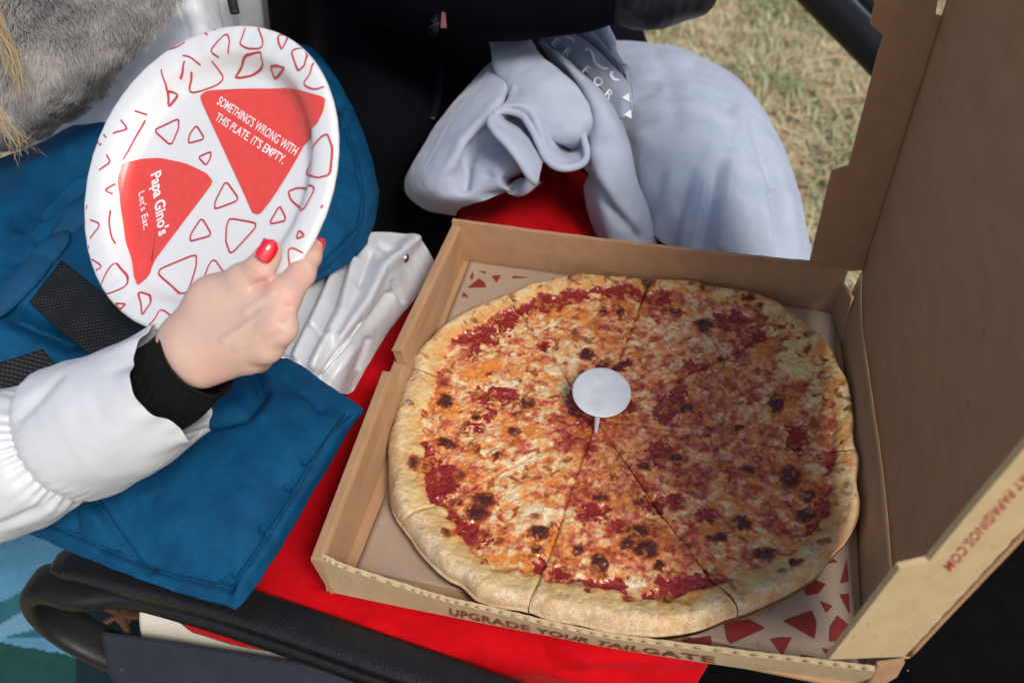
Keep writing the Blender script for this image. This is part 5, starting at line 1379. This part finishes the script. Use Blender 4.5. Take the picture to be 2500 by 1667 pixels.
def sleeve():
    pathpx = [(432, 942, .632), (330, 990, .640), (200, 1050, .652), (100, 1092, .664), (0, 1134, .676), (-160, 1190, .70), (-330, 1240, .73)]
    path = np.array([ad(*p) for p in pathpx])
    m, ns = 240, 200
    C_ = cr(path, m); T = np.gradient(C_, axis=0); T /= np.linalg.norm(T, axis=1, keepdims=True)
    vw = MCAM[:, 2]
    B = vw - T * (T @ vw)[:, None]; B /= np.linalg.norm(B, axis=1, keepdims=True); A = np.cross(T, B)
    L = np.concatenate([[0], np.cumsum(np.linalg.norm(np.diff(C_, axis=0), axis=1))])
    r0 = np.interp(L, [0, .02, .06, .10, .115, .15, .22, .35], [.0420, .0445, .0485, .0500, .0490, .0555, .0605, .064])
    th = np.linspace(0, 2 * pi, ns, endpoint=False)
    Lg, Tg = np.meshgrid(L, th, indexing='ij')
    R = np.repeat(r0[:, None], ns, 1)
    seam = .1085 + .004 * np.sin(Tg * 1 + 1.0)
    ds = Lg - seam
    R -= .0075 * np.exp(-(ds / .0085) ** 2) + .003 * np.exp(-(ds / .0022) ** 2)
    gath = np.sin(Tg * 34 + 2.5 * np.sin(Tg * 5) + 1.5 * np.sin(Tg * 3 + 1))
    R += .0011 * gath * np.exp(-(np.abs(ds) / .012) ** 1.3)
    X = np.stack([np.cos(Tg) * 1.2, np.sin(Tg) * 1.2, Lg * 22], -1)
    R += .0045 * fbm(X * 1.0, 2, 81) + .0007 * fbm(X * 2.6, 2, 82)
    # diagonal pull folds between the seam and the hem
    for t0, l0, t1, l1, a, w in ((4.9, .095, 5.6, .05, -.006, .10), (4.6, .10, 4.9, .06, .004, .12), (1.2, .1, .8, .06, -.004, .12), (3.6, .095, 3.9, .055, -.004, .11), (2.6, .115, 2.4, .17, -.005, .10), (5.3, .115, 5.1, .18, -.005, .12), (4.2, .115, 4.3, .16, .004, .1)):
        d0 = np.array([t1 - t0, (l1 - l0) * 20]); qq = np.stack([Tg - t0, (Lg - l0) * 20], -1)
        tt_ = np.clip((qq @ d0) / (d0 @ d0), 0, 1); dist = np.linalg.norm(qq - tt_[..., None] * d0, axis=-1)
        R += a * np.exp(-(dist / w) ** 2) * np.sin(pi * np.clip(.15 + .7 * tt_, 0, 1))
    # crumpled hem at the wrist
    e = np.exp(-(Lg / .012) ** 1.4)
    R += e * (.0026 * np.sin(5 * Tg + .8) + .0014 * np.sin(9 * Tg + 2.2) + .0007 * np.sin(17 * Tg))
    hemL = .005 * np.sin(2 * Tg + 2.2) + .0022 * np.sin(6 * Tg + .4)
    P = C_[:, None] + A[:, None] * (R * np.cos(Tg))[..., None] + B[:, None] * (R * .92 * np.sin(Tg))[..., None] - T[:, None] * (hemL * np.exp(-(Lg / .02)))[..., None]
    # turn the hem inwards
    inn = []
    for k, (f, d) in enumerate(((.985, .001), (.96, .006), (.93, .018), (.90, .034))):
        c0 = C_[0] + T[0] * d
        inn.append(c0 + (P[0] - C_[0]) * f)
    P = np.concatenate([np.array(inn)[::-1], P])
    o = mesh('coat_sleeve', P.reshape(-1, 3), np.ascontiguousarray(gridfaces(len(P), ns, wrapv=True)), COAT); fixnormals(o); hang(o, wc)
    # stitches of the sleeve seam
    # ribbed black inner cuff
    cp = np.array([ad(385, 955, .642), ad(424, 929, .633), ad(456, 899, .624), ad(484, 874, .618)])
    m2, ns2 = 60, 180
    C2 = cr(cp, m2); T2 = np.gradient(C2, axis=0); T2 /= np.linalg.norm(T2, axis=1, keepdims=True); B2 = vw - T2 * (T2 @ vw)[:, None]; B2 /= np.linalg.norm(B2, axis=1, keepdims=True); A2 = np.cross(T2, B2)
    s = np.linspace(0, 1, m2)[:, None]; t2 = th = np.linspace(0, 2 * pi, ns2, endpoint=False)[None]
    R2 = .0322 - .0026 * s + .0010 * np.sin(t2 * 34 + 4 * np.sin(s * 8)) * np.exp(-((s - .25) / .25) ** 2) + .0004 * vnoise(np.stack([np.cos(t2) * 3 + 0 * s, np.sin(t2) * 3 + 0 * s, s * 6 + 0 * t2], -1), 5) + .0016 * np.exp(-((s - .96) / .05) ** 2)
    P2 = C2[:, None] + A2[:, None] * (R2 * np.cos(t2))[..., None] + B2[:, None] * (R2 * .86 * np.sin(t2))[..., None]
    cap = [C2[-1] + (P2[-1] - C2[-1]) * f - T2[-1] * d for f, d in ((.96, .0004), (.9, .002), (.86, .012))]
    P2 = np.concatenate([P2, np.array(cap)])
    o = mesh('inner_cuff', P2.reshape(-1, 3), np.ascontiguousarray(gridfaces(len(P2), ns2, wrapv=True)), CUFF); fixnormals(o); hang(o, wc)
sleeve()

def coat_body():
    # skirt of the coat lying in pleats beside the box
    rows = [[(640, 640, .045), (610, 740, .045), (560, 850, .045), (520, 940, .03)],
            [(730, 620, .052), (695, 740, .052), (640, 860, .048), (600, 940, .03)],
            [(800, 600, .058), (760, 720, .058), (700, 860, .052), (660, 950, .03)],
            [(870, 575, .056), (820, 700, .062), (755, 860, .056), (720, 955, .03)],
            [(930, 565, .046), (885, 680, .060), (812, 850, .055), (780, 960, .026)],
            [(990, 572, .034), (945, 680, .046), (868, 838, .045), (825, 960, .015)],
            [(1030, 590, .016), (985, 690, .020), (905, 830, .012), (848, 962, -.005)],
            [(1062, 640, -.004), (1022, 720, -.006), (945, 815, -.008), (862, 955, -.010)]]
    pleats = [([(806, 640), (770, 720), (700, 860)], -.014, 9), ([(845, 640), (815, 740), (745, 880)], -.010, 8), ([(905, 620), (880, 690)], -.006, 10), ([(955, 720), (900, 800), (830, 880), (790, 930)], -.012, 9), ([(880, 790), (830, 850), (775, 930)], -.006, 7),
              ([(780, 650), (725, 800), (690, 870)], .006, 12), ([(828, 640), (790, 740), (725, 870)], .007, 11), ([(865, 640), (835, 760), (765, 890)], .007, 13), ([(1005, 590), (930, 660), (890, 740), (830, 830)], .012, 15), ([(860, 840), (800, 910)], .005, 14), ([(960, 690), (985, 735)], -.004, 6), ([(900, 830), (875, 900)], -.004, 6), ([(760, 800), (800, 815)], -.003, 6), ([(930, 600), (960, 615)], -.004, 8)]
    P = patch(rows, 150, 150, pleats, [(.0012, 30, 91), (.0003, 120, 92)])
    o = cloth('coat_skirt', P, COAT, wc, .004)
    bv = BVHTree.FromPolygons([tuple(p) for p in P.reshape(-1, 3)], [tuple(f) for f in gridfaces(150, 150)])
    h, n = cast(bv, 991, 630)
    if h is not None:
        V, F = sdf_body([(h, h + (CAM - h) * .002, .0052, .0052)], .0012, .001, pad=.004)
        V = h + (V - h) * np.array([.7, 1, 1])
        o = mesh('snap_button', V, F, plain('snap_metal', (.55, .56, .58), .25, metal=1.0)); hang(o, wc)
    # front of the coat under the fur collar
    W = [[ad(u, v, t + .16) for u, v, t in r] for r in [[(60, -120, .86), (60, 60, .85), (60, 240, .83), (60, 420, .82)], [(220, -120, .83), (220, 60, .82), (220, 230, .80), (220, 400, .80)], [(340, -120, .82), (340, 60, .81), (345, 200, .80), (345, 380, .80)], [(450, -120, .83), (452, 40, .82), (460, 160, .81), (470, 340, .81)], [(525, -120, .86), (530, 30, .85), (545, 140, .84), (560, 320, .84)], [(570, -120, .92), (574, 30, .91), (588, 140, .90), (600, 320, .90)], [(575, -120, 1.0), (580, 30, 1.0), (592, 140, 1.0), (605, 320, 1.0)]]]
    P = patch(W, 90, 90, [([(432, 10), (452, 60), (470, 120)], -.006, 6), ([(540, -10), (552, 40), (566, 90)], -.006, 6), ([(480, 0), (500, 100)], .006, 26), ([(400, 60), (300, 200)], .006, 26)], [(.003, 22, 93), (.001, 80, 94)], world=True)
    cloth('coat_front', P, COAT, wc, .004)
    tube('zip', np.array([ad(556, -60, .985), ad(566, 0, .983), ad(574, 34, .981)]), [.0052], PLAST, wc, rb=[.002], ns=10, m=14)
    # fur collar
    Fg = [[(-120, -110, .60), (120, -110, .57), (320, -110, .58), (470, -80, .63)], [(-120, 80, .57), (90, 70, .54), (250, 60, .555), (395, 45, .61)], [(-120, 220, .57), (60, 210, .545), (180, 190, .56), (300, 150, .61)], [(-120, 320, .59), (20, 305, .57), (110, 275, .585), (225, 228, .62)], [(-120, 370, .64), (10, 350, .62), (90, 320, .63), (190, 262, .66)]]
    P = patch([[ad(u, v, t + .27) for u, v, t in r] for r in Fg], 60, 60, noise=[(.008, 22, 95)], world=True)
    FURB = cloth_mat('fur_base', (0.10, 0.095, 0.088), (0.20, 0.19, 0.18), scale=60, rough=.9)
    cloth('fur_collar', P, FURB, wc, .006)
    n = 36000
    i = RNG.uniform(0, 58.99, n); j = RNG.uniform(0, 58.99, n)
    a, b = i.astype(int), j.astype(int); fi, fj = (i - a)[:, None], (j - b)[:, None]
    base = P[a, b] * (1 - fi) * (1 - fj) + P[a + 1, b] * fi * (1 - fj) + P[a, b + 1] * (1 - fi) * fj + P[a + 1, b + 1] * fi * fj
    N = gnormals(P); N = N if np.mean(np.sum(N * (CAM - P), -1)) > 0 else -N
    nn = N[a, b]
    sw = fbm(base * 26, 2, 96)[:, None]; sw2 = fbm(base * 26 + 9, 2, 97)[:, None]
    flow = -MCAM[:, 1] * (.8 + .2 * sw) + MCAM[:, 0] * (.25 + .6 * sw2) + RNG.normal(0, .16, (n, 3))
    flow -= nn * np.sum(flow * nn, 1, keepdims=True); flow /= np.linalg.norm(flow, axis=1, keepdims=True)
    Lh = RNG.uniform(.010, .019, n)[:, None]
    p1 = base + flow * Lh * .5 + nn * Lh * .30; p2 = base + flow * Lh + nn * Lh * .36
    side = np.cross(flow, CAM - base); side /= np.linalg.norm(side, axis=1, keepdims=True); w = RNG.uniform(.00022, .0004, n)[:, None]
    V = np.stack([base - side * w, base + side * w, p1 + side * w * .8, p1 - side * w * .8, p2], 1).reshape(-1, 3)
    k = np.arange(n)[:, None] * 5
    F = np.concatenate([k + np.array([[0, 1, 2]]), k + np.array([[0, 2, 3]]), k + np.array([[3, 2, 4]])])
    g = np.clip(.5 + .5 * sw[:, 0] * 1.4 + RNG.normal(0, .2, n), 0, 1)[:, None]
    c = (1 - g) * np.array([.13, .125, .12]) + g * np.array([.40, .375, .35])
    o = mesh('fur_pile', V, F, attr_mat('grey_fur', .6, .3), None, True, {'colour': np.repeat(c, 5, 0)}); hang(o, wc); o['kind'] = 'stuff'
    # loose blond hair falling in front of the collar
    V = []; F = []; C = []
    for sidx in range(110):
        bnch = sidx % 3
        if bnch < 2:
            pts = [(-60 + RNG.normal(0, 16), -60), (-12 + RNG.normal(0, 12), 60), (22 + RNG.normal(0, 13), 130), (50 + RNG.normal(0, 22), 205 + RNG.normal(0, 30))]
        else:
            pts = [(-90 + RNG.normal(0, 20), 190 + RNG.normal(0, 15)), (-20 + RNG.normal(0, 14), 270 + RNG.normal(0, 14)), (25 + RNG.normal(0, 16), 318 + RNG.normal(0, 14)), (70 + RNG.normal(0, 28), 360 + RNG.normal(0, 22))]
        t = RNG.uniform(.74, .79)
        Q = cr(np.array([ad(u, v, t + RNG.normal(0, .004)) for u, v in pts]), 14)
        w = np.linspace(1, .25, 14)[:, None] * RNG.uniform(.0003, .0006)
        sd = MCAM[:, 0]
        n0 = len(V) * 0 + sum(len(x) for x in V)
        V.append(np.stack([Q - sd * w, Q + sd * w], 1).reshape(-1, 3)); F.append(gridfaces(14, 2, n0))
        cc = np.array([.42, .31, .17]) * RNG.uniform(.6, 1.2)
        C.append(np.tile(cc, (28, 1)))
    o = mesh('hair', np.concatenate(V), np.concatenate(F), attr_mat('blond_hair', .4, .5), None, True, {'colour': np.concatenate(C)}); hang(o, wc); o['kind'] = 'stuff'
coat_body()
def grey_panel():
    o = slab('grey_seat_back', [ad(560, -140, 1.25), ad(622, -140, 1.25), ad(650, 120, 1.22), ad(600, 260, 1.2), ad(540, 200, 1.2)], MCAM[:, 2] * -.04, plain('grey_board', (.22, .22, .22), .6), None, .004)
    tag(o, 'plain grey upright panel between the white coat and the black jacket', 'panel')
grey_panel()

# ================================================================== pieces of parts hang on their part
def under(part_name, child_names, root):
    kids = list(root.children)
    part = [k for k in kids if k.name.split('.')[0] == part_name][0]
    for k in kids:
        if k.name.split('.')[0] in child_names and k is not part:
            k.parent = part; k.matrix_parent_inverse = Matrix.Identity(4)
bpy.context.view_layer.update()
words = [k for k in box.children if k.name.split('.')[0] == 'printed_words']
fw = [k for k in box.children if k.name == 'front_wall'][0]; lp = [k for k in box.children if k.name == 'lid_panel'][0]
words[0].parent = fw; words[0].matrix_parent_inverse = Matrix.Identity(4)
words[1].parent = lp; words[1].matrix_parent_inverse = Matrix.Identity(4)
under('front_wall', ('perforation',), box)
under('side_wall', ('corrugated_edge',), box)
under('lid_panel', ('lid_flap',), box)
under('hand', ('fingernail',), wc)
under('coat_sleeve', ('inner_cuff',), wc)
under('coat_skirt', ('snap_button',), wc)
under('coat_front', ('zip',), wc)
under('fur_collar', ('fur_pile',), wc)
for o_ in list(bpy.data.objects):
    if o_.name == 'sweatshirt':
        under('lettered_band', ('printed_letter', 'printed_stroke', 'printed_mark'), o_); under('cuff', ('cuff_edge',), o_)
    if o_.get('category') == 'person' and o_ is not wc:
        under('zip_tape', ('zip_teeth', 'zip_pull'), o_)
